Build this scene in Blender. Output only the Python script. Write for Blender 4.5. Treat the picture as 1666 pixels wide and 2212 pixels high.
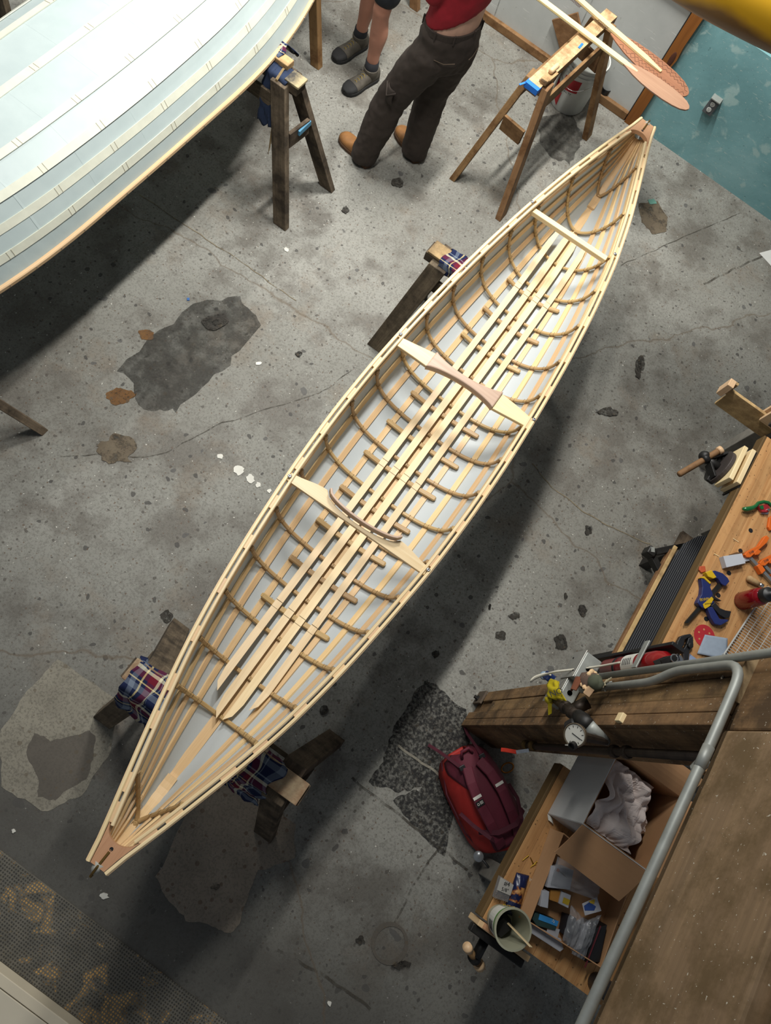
import bpy, bmesh, math, random
from mathutils import Vector as V, Matrix, noise as mnoise
random.seed(7)
C = bpy.context.scene.collection
S = bpy.context.scene
for _o in list(bpy.data.objects): bpy.data.objects.remove(_o)
PI = math.pi
# ------------------------------------------------------------------ camera
HC = 3.7; FPX = 1500.0
CR = (V((0.8098564, 0.55577603, 0.18773815)), V((0.58633883, -0.75683558, -0.28880217)), V((-0.01842241, 0.34396645, -0.9388012)))
cam = bpy.data.objects.new('camera', bpy.data.cameras.new('camera')); C.objects.link(cam)
cam.matrix_world = Matrix(((CR[0].x, -CR[1].x, -CR[2].x, 0), (CR[0].y, -CR[1].y, -CR[2].y, 0), (CR[0].z, -CR[1].z, -CR[2].z, HC), (0, 0, 0, 1)))
cam.data.sensor_fit = 'VERTICAL'; cam.data.sensor_height = 36.0; cam.data.lens = FPX / 2212 * 36.0
cam.data.clip_start = 0.05; cam.data.clip_end = 60
S.camera = cam
# ------------------------------------------------------------------ light
S.view_settings.view_transform = 'Standard'; S.view_settings.look = 'None'
S.view_settings.gamma = 1; S.view_settings.use_curve_mapping = False
S.view_settings.exposure = 0.0
wd = bpy.data.worlds.new('room_fill'); S.world = wd; wd.use_nodes = True
wd.node_tree.nodes['Background'].inputs[0].default_value = (0.78, 0.87, 1.0, 1)
wd.node_tree.nodes['Background'].inputs[1].default_value = 0.16
def tube_light(name, loc, power, sx=0.13, sy=1.2, col=(1, 0.98, 0.94), spread=150, tilt=(0, 0)):
    l = bpy.data.lights.new(name, 'AREA'); l.shape = 'RECTANGLE'; l.size = sx; l.size_y = sy
    l.energy = power; l.color = col; l.spread = math.radians(spread)
    o = bpy.data.objects.new(name, l); C.objects.link(o); o.location = loc; o.rotation_euler = (tilt[0], tilt[1], 0)
    return o
tube_light('shop_light', (-1.15, 1.75, 4.3), 68)
tube_light('shop_light', (-1.20, 4.0, 4.3), 170)
tube_light('shop_light', (-3.6, 3.6, 4.3), 70)
# ------------------------------------------------------------------ helpers
def ray(x, y): return CR[0]*((x-833)/FPX) + CR[1]*((y-1106)/FPX) + CR[2]
def U(x, y, z=0.0):                      # the point at height z seen at a photo pixel
    d = ray(x, y); return V((0, 0, HC)) + d*((z-HC)/d.z)
def onX(x, y, X): d = ray(x, y); return V((0, 0, HC)) + d*(X/d.x)
def onY(x, y, Y): d = ray(x, y); return V((0, 0, HC)) + d*(Y/d.y)
def lerp(a, b, t): return a + (b-a)*t
def sm(t): t = max(0, min(1, t)); return t*t*(3-2*t)
def interp(tab, x):
    if x <= tab[0][0]: return list(tab[0][1:])
    for a, b in zip(tab, tab[1:]):
        if x <= b[0]:
            t = (x-a[0])/(b[0]-a[0]); return [lerp(p, q, t) for p, q in zip(a[1:], b[1:])]
    return list(tab[-1][1:])
def frame(x, up=V((0, 0, 1))):
    x = V(x).normalized(); up = V(up)
    if abs(x.dot(up.normalized())) > .99: up = V((0, 1, 0)) if abs(x.y) < .9 else V((1, 0, 0))
    y = up.cross(x).normalized(); z = x.cross(y); return x, y, z
def mat4(o, x, up=V((0, 0, 1))):
    x, y, z = frame(x, up); return Matrix(((x.x, y.x, z.x, o[0]), (x.y, y.y, z.y, o[1]), (x.z, y.z, z.z, o[2]), (0, 0, 0, 1)))
def rotz(o, a): return Matrix.Translation(V(o)) @ Matrix.Rotation(a, 4, 'Z')
class MB:
    def __init__(s): s.v = []; s.f = []; s.uv = []
    def add(s, vs, fs, uvs):
        n = len(s.v); s.v += [V(p) for p in vs]
        for f, u in zip(fs, uvs): s.f.append([i+n for i in f]); s.uv.append(u)
    def box(s, c, size, R=None):
        M = R if R is not None else Matrix.Identity(4)
        if not (isinstance(M, Matrix) and len(M.row) == 4): M = M.to_4x4()
        hx, hy, hz = [d/2 for d in size]; ro = random.random()*9
        vs = [V((x*hx, y*hy, z*hz)) for x in (-1, 1) for y in (-1, 1) for z in (-1, 1)]
        fs = [(0, 1, 3, 2), (4, 6, 7, 5), (0, 4, 5, 1), (2, 3, 7, 6), (0, 2, 6, 4), (1, 5, 7, 3)]
        nax = [0, 0, 1, 1, 2, 2]; uvs = []
        for f, a in zip(fs, nax):
            ax = sorted([k for k in range(3) if k != a], key=lambda k: -size[k])
            uvs.append([(vs[i][ax[0]]+ro, vs[i][ax[1]]+ro*.37+a*.11) for i in f])
        T = Matrix.Translation(V(c)) @ M
        s.add([T @ p for p in vs], fs, uvs); return s
    def beam(s, p0, p1, w, h, up=(0, 0, 1)):
        p0, p1 = V(p0), V(p1); x, y, z = frame(p1-p0, V(up))
        R = Matrix((x, y, z)).transposed(); return s.box((p0+p1)/2, ((p1-p0).length, w, h), R)
    def leg(s, foot, top, sx, sy, tx=None, ty=None):     # a splayed leg with level cuts at both ends
        foot, top = V(foot), V(top); tx = tx or sx; ty = ty or sy; L = (top-foot).length; ro = random.random()*9
        vs = [foot+V((a*sx/2, b*sy/2, 0)) for a, b in ((-1, -1), (1, -1), (1, 1), (-1, 1))] + [top+V((a*tx/2, b*ty/2, 0)) for a, b in ((-1, -1), (1, -1), (1, 1), (-1, 1))]
        fs = [(0, 1, 5, 4), (1, 2, 6, 5), (2, 3, 7, 6), (3, 0, 4, 7), (3, 2, 1, 0), (4, 5, 6, 7)]
        uv = [[(ro, 0), (ro, w), (ro+L, w), (ro+L, 0)] for w in (sx, sy, sx, sy)] + [[(ro, 0), (ro, sx), (ro+sy, sx), (ro+sy, 0)]]*2
        s.add(vs, fs, uv); return s
    def sweep(s, pts, prof, ups=None, scales=None, closed=False, cap=True, prot=None):
        pts = [V(p) for p in pts]; n = len(pts); m = len(prof); ro = random.random()*9
        rings = []; L = 0; Ls = []; pu = None
        per = [0]
        for k in range(m): a, b = prof[k], prof[(k+1) % m]; per.append(per[-1]+math.hypot(a[0]-b[0], a[1]-b[1]))
        for i, p in enumerate(pts):
            if i: L += (p-pts[i-1]).length
            Ls.append(L)
            a = pts[i-1] if (i or closed) else p; b = pts[(i+1) % n] if (i < n-1 or closed) else p
            t = (b-a).normalized() if (b-a).length > 1e-9 else V((1, 0, 0))
            if ups is not None: up = V(ups[i]) if isinstance(ups, list) else V(ups)
            else:
                if pu is None: up = V((0, 0, 1)) if abs(t.z) < .9 else V((1, 0, 0))
                else: up = pu
            y = up.cross(t)
            if y.length < 1e-6: y = V((1, 0, 0)).cross(t)
            y.normalize(); z = t.cross(y); pu = z
            sc = 1 if scales is None else scales[i]
            if not isinstance(sc, (tuple, list)): sc = (sc, sc)
            rings.append([p + y*(q[0]*sc[0]) + z*(q[1]*sc[1]) for q in prof])
        vs = [q for r in rings for q in r]; fs = []; uvs = []
        for i in range(n if closed else n-1):
            j = (i+1) % n; l0 = Ls[i]; l1 = Ls[j] if j else L
            for k in range(m):
                k2 = (k+1) % m
                fs.append((i*m+k, i*m+k2, j*m+k2, j*m+k)); uvs.append([(ro+l0, per[k]), (ro+l0, per[k+1]), (ro+l1, per[k+1]), (ro+l1, per[k])])
        if cap and not closed:
            fs.append(tuple(range(m))[::-1]); uvs.append([(ro+q[0], q[1]) for q in prof][::-1])
            fs.append(tuple((n-1)*m+k for k in range(m))); uvs.append([(ro+q[0], q[1]) for q in prof])
        s.add(vs, fs, uvs); return s
    def tube(s, pts, r, n=8, closed=False, cap=True, ups=None):
        sc = r if isinstance(r, (list, tuple)) else None
        rr = 1 if sc else r
        prof = [(math.cos(2*PI*k/n)*rr, math.sin(2*PI*k/n)*rr) for k in range(n)]
        return s.sweep(pts, prof, ups, sc, closed, cap)
    def strip(s, pts, w, h, ups=None, closed=False, scales=None, r=0):
        if r: p = [(-w/2+r, -h/2), (w/2-r, -h/2), (w/2, -h/2+r), (w/2, h/2-r), (w/2-r, h/2), (-w/2+r, h/2), (-w/2, h/2-r), (-w/2, -h/2+r)]
        else: p = [(-w/2, -h/2), (w/2, -h/2), (w/2, h/2), (-w/2, h/2)]
        return s.sweep(pts, p, ups, scales, closed)
    def lathe(s, prof, o=(0, 0, 0), axis=(0, 0, 1), n=20, up=None):
        ax = V(axis).normalized(); h = V((1, 0, 0)) if abs(ax.x) < .9 else V((0, 1, 0))
        if up is not None: h = V(up)
        y = ax.cross(h).normalized(); x = y.cross(ax); vs = []; fs = []; uvs = []
        m = len(prof); o = V(o)
        for r, z in prof:
            for k in range(n): a = 2*PI*k/n; vs.append(o + ax*z + x*(r*math.cos(a)) + y*(r*math.sin(a)))
        for i in range(m-1):
            for k in range(n):
                k2 = (k+1) % n; fs.append((i*n+k, i*n+k2, (i+1)*n+k2, (i+1)*n+k))
                uvs.append([(k/n, i/(m-1)), ((k+1)/n, i/(m-1)), ((k+1)/n, (i+1)/(m-1)), (k/n, (i+1)/(m-1))])
        if prof[0][0] > 1e-6: fs.append(tuple(range(n))[::-1]); uvs.append([(.5+.5*math.cos(2*PI*k/n), .5+.5*math.sin(2*PI*k/n)) for k in range(n)][::-1])
        if prof[-1][0] > 1e-6: fs.append(tuple((m-1)*n+k for k in range(n))); uvs.append([(.5+.5*math.cos(2*PI*k/n), .5+.5*math.sin(2*PI*k/n)) for k in range(n)])
        s.add(vs, fs, uvs); return s
    def prism(s, poly, z0, z1, M=None, ua=0):
        M = M if M is not None else Matrix.Identity(4); n = len(poly); ro = random.random()*5
        ar = sum(poly[i][0]*poly[(i+1) % n][1]-poly[(i+1) % n][0]*poly[i][1] for i in range(n))
        if ar < 0: poly = poly[::-1]
        vs = [M @ V((p[0], p[1], z0)) for p in poly] + [M @ V((p[0], p[1], z1)) for p in poly]
        uvp = [((p[0], p[1]) if ua == 0 else (p[1], p[0])) for p in poly]; uvp = [(a+ro, b) for a, b in uvp]
        fs = [tuple(range(n))[::-1], tuple(range(n, 2*n))]; uvs = [uvp[::-1], uvp]
        for i in range(n):
            j = (i+1) % n; fs.append((i, j, n+j, n+i)); d = z1-z0
            uvs.append([uvp[i], uvp[j], (uvp[j][0], uvp[j][1]+d), (uvp[i][0], uvp[i][1]+d)])
        s.add(vs, fs, uvs); return s
    def grid(s, fn, nu, nv, su=1, sv=1, wrapu=False):
        vs = []; fs = []; uvs = []
        for i in range(nu+1):
            for j in range(nv+1): vs.append(V(fn(i/nu, j/nv)))
        for i in range(nu):
            for j in range(nv):
                a = i*(nv+1)+j; fs.append((a, a+nv+1, a+nv+2, a+1))
                uvs.append([(i/nu*su, j/nv*sv), ((i+1)/nu*su, j/nv*sv), ((i+1)/nu*su, (j+1)/nv*sv), (i/nu*su, (j+1)/nv*sv)])
        s.add(vs, fs, uvs); return s
    def blob(s, c, rad, M=None, n=12, m=8, f=None):          # a sphere-like form, radius shaped by f(dir)
        def fn(u, v):
            a = 2*PI*u; b = PI*(v-.5); d = V((math.cos(a)*math.cos(b), math.sin(a)*math.cos(b), math.sin(b)))
            k = f(d) if f else 1
            p = V((d.x*rad[0]*k, d.y*rad[1]*k, d.z*rad[2]*k)); p = (M @ p) if M else p; return V(c)+p
        return s.grid(fn, n, m)
    def build(s, name, m, parent=None, smooth=False, bevel=0, sub=0, solid=0, label=None, cat=None, group=None, kind=None, loc=None, merge=False, soff=0):
        base = V(loc) if loc is not None else (V(parent['_b']) if parent is not None and '_b' in parent else V((0, 0, 0)))
        if loc is None and parent is None and s.v:
            xs = [p.x for p in s.v]; ys = [p.y for p in s.v]; base = V(((min(xs)+max(xs))/2, (min(ys)+max(ys))/2, min(p.z for p in s.v)))
        me = bpy.data.meshes.new(name); me.from_pydata([p-base for p in s.v], [], s.f)
        uvl = me.uv_layers.new(name='UVMap'); k = 0; dat = []
        for u in s.uv:
            for q in u: dat += [q[0], q[1]]
        uvl.data.foreach_set('uv', dat)
        if merge:
            b = bmesh.new(); b.from_mesh(me); bmesh.ops.remove_doubles(b, verts=b.verts, dist=1e-5); bmesh.ops.recalc_face_normals(b, faces=b.faces); b.to_mesh(me); b.free()
        me.materials.append(m)
        if smooth: me.polygons.foreach_set('use_smooth', [True]*len(me.polygons))
        o = bpy.data.objects.new(name, me); C.objects.link(o)
        if parent is not None: o.parent = parent
        else: o.location = base
        o['_b'] = tuple(base)
        if solid: md = o.modifiers.new('solid', 'SOLIDIFY'); md.thickness = solid; md.offset = soff
        if bevel: md = o.modifiers.new('bevel', 'BEVEL'); md.width = bevel; md.segments = 2; md.limit_method = 'ANGLE'; md.angle_limit = .6
        if sub: md = o.modifiers.new('sub', 'SUBSURF'); md.levels = sub; md.render_levels = sub
        if smooth and (bevel or not sub):
            md = o.modifiers.new('wn', 'WEIGHTED_NORMAL') if False else None
        tag(o, label, cat, group, kind); return o
def tag(o, label=None, cat=None, group=None, kind=None):
    if label: o['label'] = label
    if cat: o['category'] = cat
    if group: o['group'] = group
    if kind: o['kind'] = kind
    return o
def thing(name, label, cat, loc, group=None):
    o = bpy.data.objects.new(name, None); C.objects.link(o); o.empty_display_size = .05
    o.location = loc; o['_b'] = tuple(loc); return tag(o, label, cat, group)
def autosmooth(o, ang=40):
    me = o.data; b = bmesh.new(); b.from_mesh(me)
    bmesh.ops.remove_doubles(b, verts=b.verts, dist=1e-6)
    for e in b.edges: e.smooth = not (len(e.link_faces) == 2 and e.calc_face_angle(0) > math.radians(ang))
    for f in b.faces: f.smooth = True
    b.to_mesh(me); b.free(); return o
def text(name, body, size, M, m, parent=None, ext=.0004, align='CENTER', font_scale=(1, 1)):
    c = bpy.data.curves.new(name, 'FONT'); c.body = body; c.size = size; c.extrude = ext; c.align_x = align; c.align_y = 'CENTER'; c.resolution_u = 2
    o = bpy.data.objects.new(name, c); C.objects.link(o); dg = bpy.context.evaluated_depsgraph_get()
    me = bpy.data.meshes.new_from_object(o.evaluated_get(dg)); bpy.data.objects.remove(o); bpy.data.curves.remove(c)
    b = V(parent['_b']) if parent is not None and '_b' in parent else V((0, 0, 0))
    me.transform(Matrix.Translation(-b) @ M @ Matrix.Diagonal((font_scale[0], font_scale[1], 1, 1)))
    me.materials.clear(); me.materials.append(m); t = bpy.data.objects.new(name, me); C.objects.link(t)
    t['_b'] = tuple(b)
    if parent is not None: t.parent = parent
    return t
# ------------------------------------------------------------------ materials
MATS = {}
def srgb(h):
    if isinstance(h, (tuple, list)): return tuple(h)+((1,) if len(h) == 3 else ())
    h = h.lstrip('#'); c = [int(h[i:i+2], 16)/255 for i in (0, 2, 4)]
    return tuple((x/12.92 if x <= .04045 else ((x+.055)/1.055)**2.4) for x in c)+(1,)
class NT:
    def __init__(s, name):
        s.m = bpy.data.materials.new(name); s.m.use_nodes = True; s.t = s.m.node_tree; s.b = s.t.nodes['Principled BSDF']
        s.tc = s.t.nodes.new('ShaderNodeTexCoord')
    def n(s, ty, ins=None, **kw):
        d = s.t.nodes.new('ShaderNode'+ty)
        for k, v in kw.items(): setattr(d, k, v)
        for k, v in (ins or {}).items(): s.put(d.inputs[k], v)
        return d
    def put(s, inp, v):
        if isinstance(v, bpy.types.NodeSocket): s.t.links.new(v, inp)
        elif isinstance(v, bpy.types.Node): s.t.links.new(v.outputs[0], inp)
        else: inp.default_value = v
    def map(s, co='Object', sc=(1, 1, 1), loc=(0, 0, 0), rot=(0, 0, 0)):
        return s.n('Mapping', {'Vector': s.tc.outputs[co], 'Scale': sc, 'Location': loc, 'Rotation': rot}).outputs[0]
    def noise(s, vec, scale, detail=3, rough=.55, dist=0):
        return s.n('TexNoise', {'Vector': vec, 'Scale': scale, 'Detail': detail, 'Roughness': rough, 'Distortion': dist}).outputs[0]
    def ramp(s, fac, stops):
        r = s.n('ValToRGB', {'Fac': fac}); e = r.color_ramp.elements
        while len(e) < len(stops): e.new(.5)
        for q, (p, c) in zip(e, stops): q.position = p; q.color = srgb(c) if not isinstance(c, (int, float)) else (c, c, c, 1)
        return r.outputs[0]
    def mix(s, fac, a, b, mode='MIX'):
        d = s.n('Mix', data_type='RGBA', blend_type=mode); s.put(d.inputs[0], fac)
        for i, v in ((6, a), (7, b)): s.put(d.inputs[i], v if isinstance(v, (bpy.types.NodeSocket, bpy.types.Node)) else srgb(v))
        return d.outputs[2]
    def math(s, op, a, b=0, c=0):
        d = s.n('Math', operation=op); s.put(d.inputs[0], a); s.put(d.inputs[1], b)
        if len(d.inputs) > 2: s.put(d.inputs[2], c)
        return d.outputs[0]
    def bump(s, h, strength=.3, dist=.002):
        d = s.n('Bump', {'Height': h, 'Strength': strength, 'Distance': dist}); s.put(s.b.inputs['Normal'], d.outputs[0])
    def out(s, col, rough=.6, metal=0, spec=None):
        s.put(s.b.inputs['Base Color'], col if isinstance(col, (bpy.types.NodeSocket, bpy.types.Node)) else srgb(col)); s.put(s.b.inputs['Roughness'], rough); s.b.inputs['Metallic'].default_value = metal
        if spec is not None: s.b.inputs['Specular IOR Level'].default_value = spec
        MATS[s.m.name] = s.m; return s.m
def plain(name, col, rough=.6, metal=0, var=.12, scale=12, bump=0, spec=None, coat=0):
    t = NT(name); c = srgb(col); n = t.noise(t.map(), scale, 4)
    lo = tuple(max(0, x*(1-var)) for x in c[:3]); hi = tuple(min(1, x*(1+var)) for x in c[:3])
    if bump: t.bump(t.noise(t.map(), scale*6, 5), bump, .003)
    if coat: t.b.inputs['Coat Weight'].default_value = coat; t.b.inputs['Coat Roughness'].default_value = .1
    return t.out(t.ramp(n, [(.3, lo), (.7, hi)]), rough, metal, spec)
def wood(name, ca, cb, rough=.5, gu=2.2, gv=55, dirt=None, dirt_amt=.5, bump=.15, spec=.35, rnd=.10, specks=False):
    t = NT(name); uv = t.map('UV', (gu, gv, 1)); oi = t.n('ObjectInfo')
    off = t.n('VectorMath', {0: uv, 1: oi.outputs['Random']}, operation='ADD').outputs[0]
    n1 = t.noise(off, 1.0, 5, .6, .6); n2 = t.noise(t.map('UV', (gu*3, gv*5, 1)), 1, 2)
    f = t.math('MULTIPLY_ADD', n2, .35, t.math('MULTIPLY', n1, .75))
    col = t.ramp(f, [(.3, ca), (.75, cb)])
    hv = t.n('HueSaturation', {'Color': col, 'Value': t.math('MULTIPLY_ADD', oi.outputs['Random'], 2*rnd, 1-rnd), 'Hue': t.math('MULTIPLY_ADD', oi.outputs['Random'], .012, .494)})
    col = hv.outputs[0]
    if dirt:
        d = t.noise(t.map('Object'), 7, 6, .7); d2 = t.ramp(d, [(.5-.2*dirt_amt, 0.0), (.62, 1.0)])
        col = t.mix(t.math('MULTIPLY', d2, .85), col, dirt)
    if specks: col = t.mix(t.ramp(t.noise(t.map('Object'), 130, 2, .6), [(.70, 0.0), (.72, .85)]), col, '#d2cbb8')
    t.bump(f, bump, .002)
    return t.out(col, rough, 0, spec)
W_GUN = wood('pale_pine', '#dabf8c', '#efdbb0', .42)
W_GUN2 = wood('rosy_cedar', '#c8a47a', '#e0c098', .42)
W_STR = wood('cedar_strip', '#cba876', '#e0c296', .45)
W_SLAT = wood('floor_slat_wood', '#dcc091', '#f0dab0', .4, gv=42)
W_RIB = wood('bent_ash', '#a2855a', '#bb9d6e', .45, gv=80)
W_WAL = wood('cherry_deck', '#a87a57', '#c69a74', .42, gv=70)
W_YOKE = wood('pale_walnut', '#b69a83', '#cdb29a', .4, gv=60)
W_SAWD = wood('weathered_timber', '#4d4337', '#7a6b58', .85, gv=40, dirt='#2c2620', dirt_amt=.6, bump=.5, spec=.2)
W_SAWB = wood('brown_timber', '#715538', '#8f6e4a', .7, gv=30, dirt='#5a3d22', dirt_amt=.2, spec=.25)
W_RAW = wood('raw_sawn_wood', '#a88a5e', '#c8a878', .75, gv=30, dirt='#7b6040', dirt_amt=.3)
W_POST = wood('old_fir_timber', '#6d553a', '#947551', .75, gu=1.6, gv=26, dirt='#4a3b2b', dirt_amt=.35, bump=.5, spec=.25, specks=True)
W_BEAM = wood('grey_fir_beam', '#75604a', '#9a8062', .75, gu=1.2, gv=22, dirt='#6a573c', dirt_amt=.3, bump=.5, spec=.25, specks=True)
THREAD = plain('dark_thread', '#66502e', .8)
STEEL = plain('bright_steel', '#c8c8c8', .25, 1, .1, 60)
GALV = plain('galvanised_steel', '#9a9d97', .5, .35, .12, 25)
BLACKM = plain('black_cast_iron', '#22211f', .5, .3, .3, 30)
BLACKP = plain('black_plastic', '#1c1c1d', .45, 0, .2, 30)
# ------------------------------------------------------------------ floor and walls
def floor_mat():
    t = NT('stained_concrete'); o = t.map('Object')
    big = t.noise(o, .55, 6, .6, .4); mid = t.noise(o, 3.2, 6, .65); fine = t.noise(o, 95, 3, .7); grit = t.noise(o, 260, 2, .8)
    c = t.ramp(big, [(.32, '#74726a'), (.5, '#84837b'), (.68, '#96958d')])
    c = t.mix(t.ramp(mid, [(.38, .75), (.52, 0.0)]), c, '#5d5850')
    c = t.mix(t.ramp(t.noise(t.map('Object', loc=(4, 7, 1)), 2.1, 5, .7), [(.56, 0.0), (.72, .45)]), c, '#6f5a42')
    c = t.mix(t.ramp(fine, [(.42, .38), (.5, 0.0)]), c, '#4a463f')
    c = t.mix(t.ramp(grit, [(.60, 0.0), (.68, .5)]), c, '#a9a89f')
    for sc, thr, lo, col, amt in ((11, .085, .80, '#3f3d3a', .8), (21, .10, .72, '#46413b', .7), (33, .09, .70, '#5a4838', .7), (24, .045, .86, '#c9c7bc', .85), (4, .05, .72, '#4b4a49', .7)):
        w = t.n('VectorMath', {0: o, 1: t.n('VectorMath', {0: t.n('TexNoise', {'Vector': o, 'Scale': sc*1.4, 'Detail': 3}).outputs[1], 'Scale': .55/sc}, operation='SCALE').outputs[0]}, operation='ADD').outputs[0]
        v = t.n('TexVoronoi', {'Vector': w, 'Scale': float(sc), 'Randomness': 1.0}, voronoi_dimensions='2D')
        rnd = t.n('SeparateColor', {0: v.outputs['Color']})
        sz = t.math('MULTIPLY', t.math('MULTIPLY_ADD', rnd.outputs[1], .8, .3), thr*1.6)
        hit = t.math('MULTIPLY', t.math('LESS_THAN', v.outputs['Distance'], sz), t.math('GREATER_THAN', rnd.outputs[0], lo))
        c = t.mix(t.math('MULTIPLY', hit, amt), c, col)
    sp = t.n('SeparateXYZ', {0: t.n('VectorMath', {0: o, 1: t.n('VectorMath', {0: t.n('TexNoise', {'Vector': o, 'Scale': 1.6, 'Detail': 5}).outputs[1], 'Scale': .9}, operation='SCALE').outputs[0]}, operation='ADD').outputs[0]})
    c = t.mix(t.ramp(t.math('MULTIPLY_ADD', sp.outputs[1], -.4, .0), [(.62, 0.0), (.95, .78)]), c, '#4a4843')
    # slab joints and wandering cracks
    cr = t.n('TexVoronoi', {'Vector': t.n('VectorMath', {0: o, 1: t.n('VectorMath', {0: t.n('TexNoise', {'Vector': o, 'Scale': 3.5, 'Detail': 4}).outputs[1], 'Scale': .22}, operation='SCALE').outputs[0]}, operation='ADD').outputs[0], 'Scale': .42}, feature='DISTANCE_TO_EDGE', voronoi_dimensions='2D')
    c = t.mix(t.ramp(cr.outputs[0], [(.0015, .7), (.004, 0.0)]), c, '#5f5344')
    t.bump(t.math('ADD', fine, t.math('MULTIPLY', mid, .6)), .25, .004)
    return t.out(c, t.ramp(mid, [(.3, .62), (.7, .85)]), 0, .35)
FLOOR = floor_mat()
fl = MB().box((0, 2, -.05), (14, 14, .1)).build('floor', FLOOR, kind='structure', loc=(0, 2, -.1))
def patch_mat(name, ca, cb, sc=6, fine=.4, rough=.75, ca2='#4a463f', spots=None, holes=None):
    t = NT(name); o = t.map('Object'); n = t.noise(o, sc, 6, .65); c = t.ramp(n, [(.35, ca), (.65, cb)])
    c = t.mix(t.ramp(t.noise(o, 95, 3, .7), [(.42, fine), (.5, 0.0)]), c, ca2)
    v = t.n('TexVoronoi', {'Vector': o, 'Scale': 26.0}, voronoi_dimensions='2D'); r = t.n('SeparateColor', {0: v.outputs['Color']})
    hit = t.math('MULTIPLY', t.math('LESS_THAN', v.outputs['Distance'], t.math('MULTIPLY', r.outputs[1], .3)), t.math('GREATER_THAN', r.outputs[0], .72))
    c = t.mix(t.math('MULTIPLY', hit, .6), c, spots or '#5b5142')
    t.bump(t.noise(o, 60, 4), .2, .003)
    if holes: t.put(t.b.inputs['Alpha'], t.ramp(t.noise(o, holes[0], 6, .72), [(holes[1], 0.0), (holes[2], holes[3])]))
    return t.out(c, rough, 0, .3)
def ragged(px, amp=.012, sub=7, seed=1):
    P = [U(*q) for q in px]; out = []
    for i, a in enumerate(P):
        b = P[(i+1) % len(P)]; d = (b-a); nrm = V((-d.y, d.x, 0)).normalized() if d.length > 0 else V((0, 0, 0))
        for k in range(sub):
            p = a + d*(k/sub); q = p*9+V((seed*3.1, 0, 0)); w = mnoise.noise(q)+.6*mnoise.noise(q*3.3)+.4*mnoise.noise(q*8)
            p = p + nrm*(w*amp); out.append((p.x, p.y))
    return out
PATCHN = [0]
def patch(name, px, m, amp=.012, sub=7, h=None):
    PATCHN[0] += 1; hh = h or (.0012 + .0002*PATCHN[0])
    return MB().prism(ragged(px, amp, sub, PATCHN[0]), 0, hh).build(name, m, fl, kind=None)
P_LIGHT = patch_mat('pale_concrete_patch', '#7c776a', '#918c7d', 5)
P_DARK = patch_mat('damp_concrete', '#57524a', '#625c53', 4, .3)
P_OIL = patch_mat('oil_stain', '#3a3733', '#464139', 14, .3, holes=(40, .38, .56, .72))
P_TAR = patch_mat('tar_residue', '#2c2c2e', '#3e3d3b', 26, .5, .85, '#29292b', holes=(62, .42, .62, .7))
P_RUST = patch_mat('rust_stain', '#6a4a2a', '#7a5833', 22, .3, holes=(34, .30, .46, .85))
P_TAN = patch_mat('tan_concrete_patch', '#7d7365', '#8d8273', 4, .3, spots='#5e4a3a')
P_BROWN = patch_mat('brown_spill', '#635747', '#716654', 8, .25, holes=(16, .32, .5, .85))
P_SOOT = patch_mat('grey_soot', '#4c4a46', '#57554f', 9, .5, holes=(9, .42, .75, .6))
P_WHITE = plain('white_paint', '#cfcdc2', .7)
P_GREEN = plain('green_paint', '#5f8d7f', .7)
P_BLUE = plain('blue_paint', '#2f5f9a', .7)
patch('pale_slab_patch', [(125, 1424), (232, 1498), (262, 1520), (240, 1620), (175, 1720), (90, 1752), (0, 1700), (0, 1575), (60, 1490)], P_LIGHT, .014)
patch('damp_stain', [(75, 1582), (100, 1590), (110, 1600), (160, 1592), (195, 1578), (205, 1590), (195, 1660), (185, 1680), (120, 1728), (82, 1722), (85, 1690), (58, 1625)], P_DARK, .012)
patch('tan_slab_patch', [(420, 1730), (500, 1690), (640, 1780), (636, 1850), (560, 1880), (520, 1990), (500, 2012), (455, 1998), (400, 1990), (352, 1930), (338, 1895)], P_TAN, .016)
patch('tar_residue', [(920, 1466), (1008, 1532), (1020, 1600), (960, 1680), (925, 1700), (860, 1715), (800, 1690), (835, 1620), (850, 1570)], P_TAR, .022, 9)
patch('tar_residue', [(1000, 1640), (960, 1850), (905, 1800), (850, 1730), (930, 1690)], P_TAR, .022, 9)
patch('rust_stain', [(228, 852), (252, 835), (285, 840), (300, 852), (280, 868), (250, 877), (232, 868)], P_RUST, .02)
patch('rust_stain', [(299, 716), (315, 710), (333, 718), (328, 732), (306, 734)], P_RUST, .015)
patch('brown_spill', [(1380, 440), (1420, 435), (1442, 470), (1440, 500), (1410, 505), (1385, 480)], P_BROWN, .015)
patch('soot_smear', [(250, 800), (420, 660), (520, 640), (560, 700), (480, 800), (380, 890), (320, 880)], P_SOOT, .05)
patch('soot_smear', [(1150, 260), (1230, 240), (1260, 300), (1230, 360), (1180, 330)], P_SOOT, .04)
patch('scoured_concrete', [(205, 960), (250, 935), (290, 960), (285, 1000), (230, 1005)], P_BROWN, .03)
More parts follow.
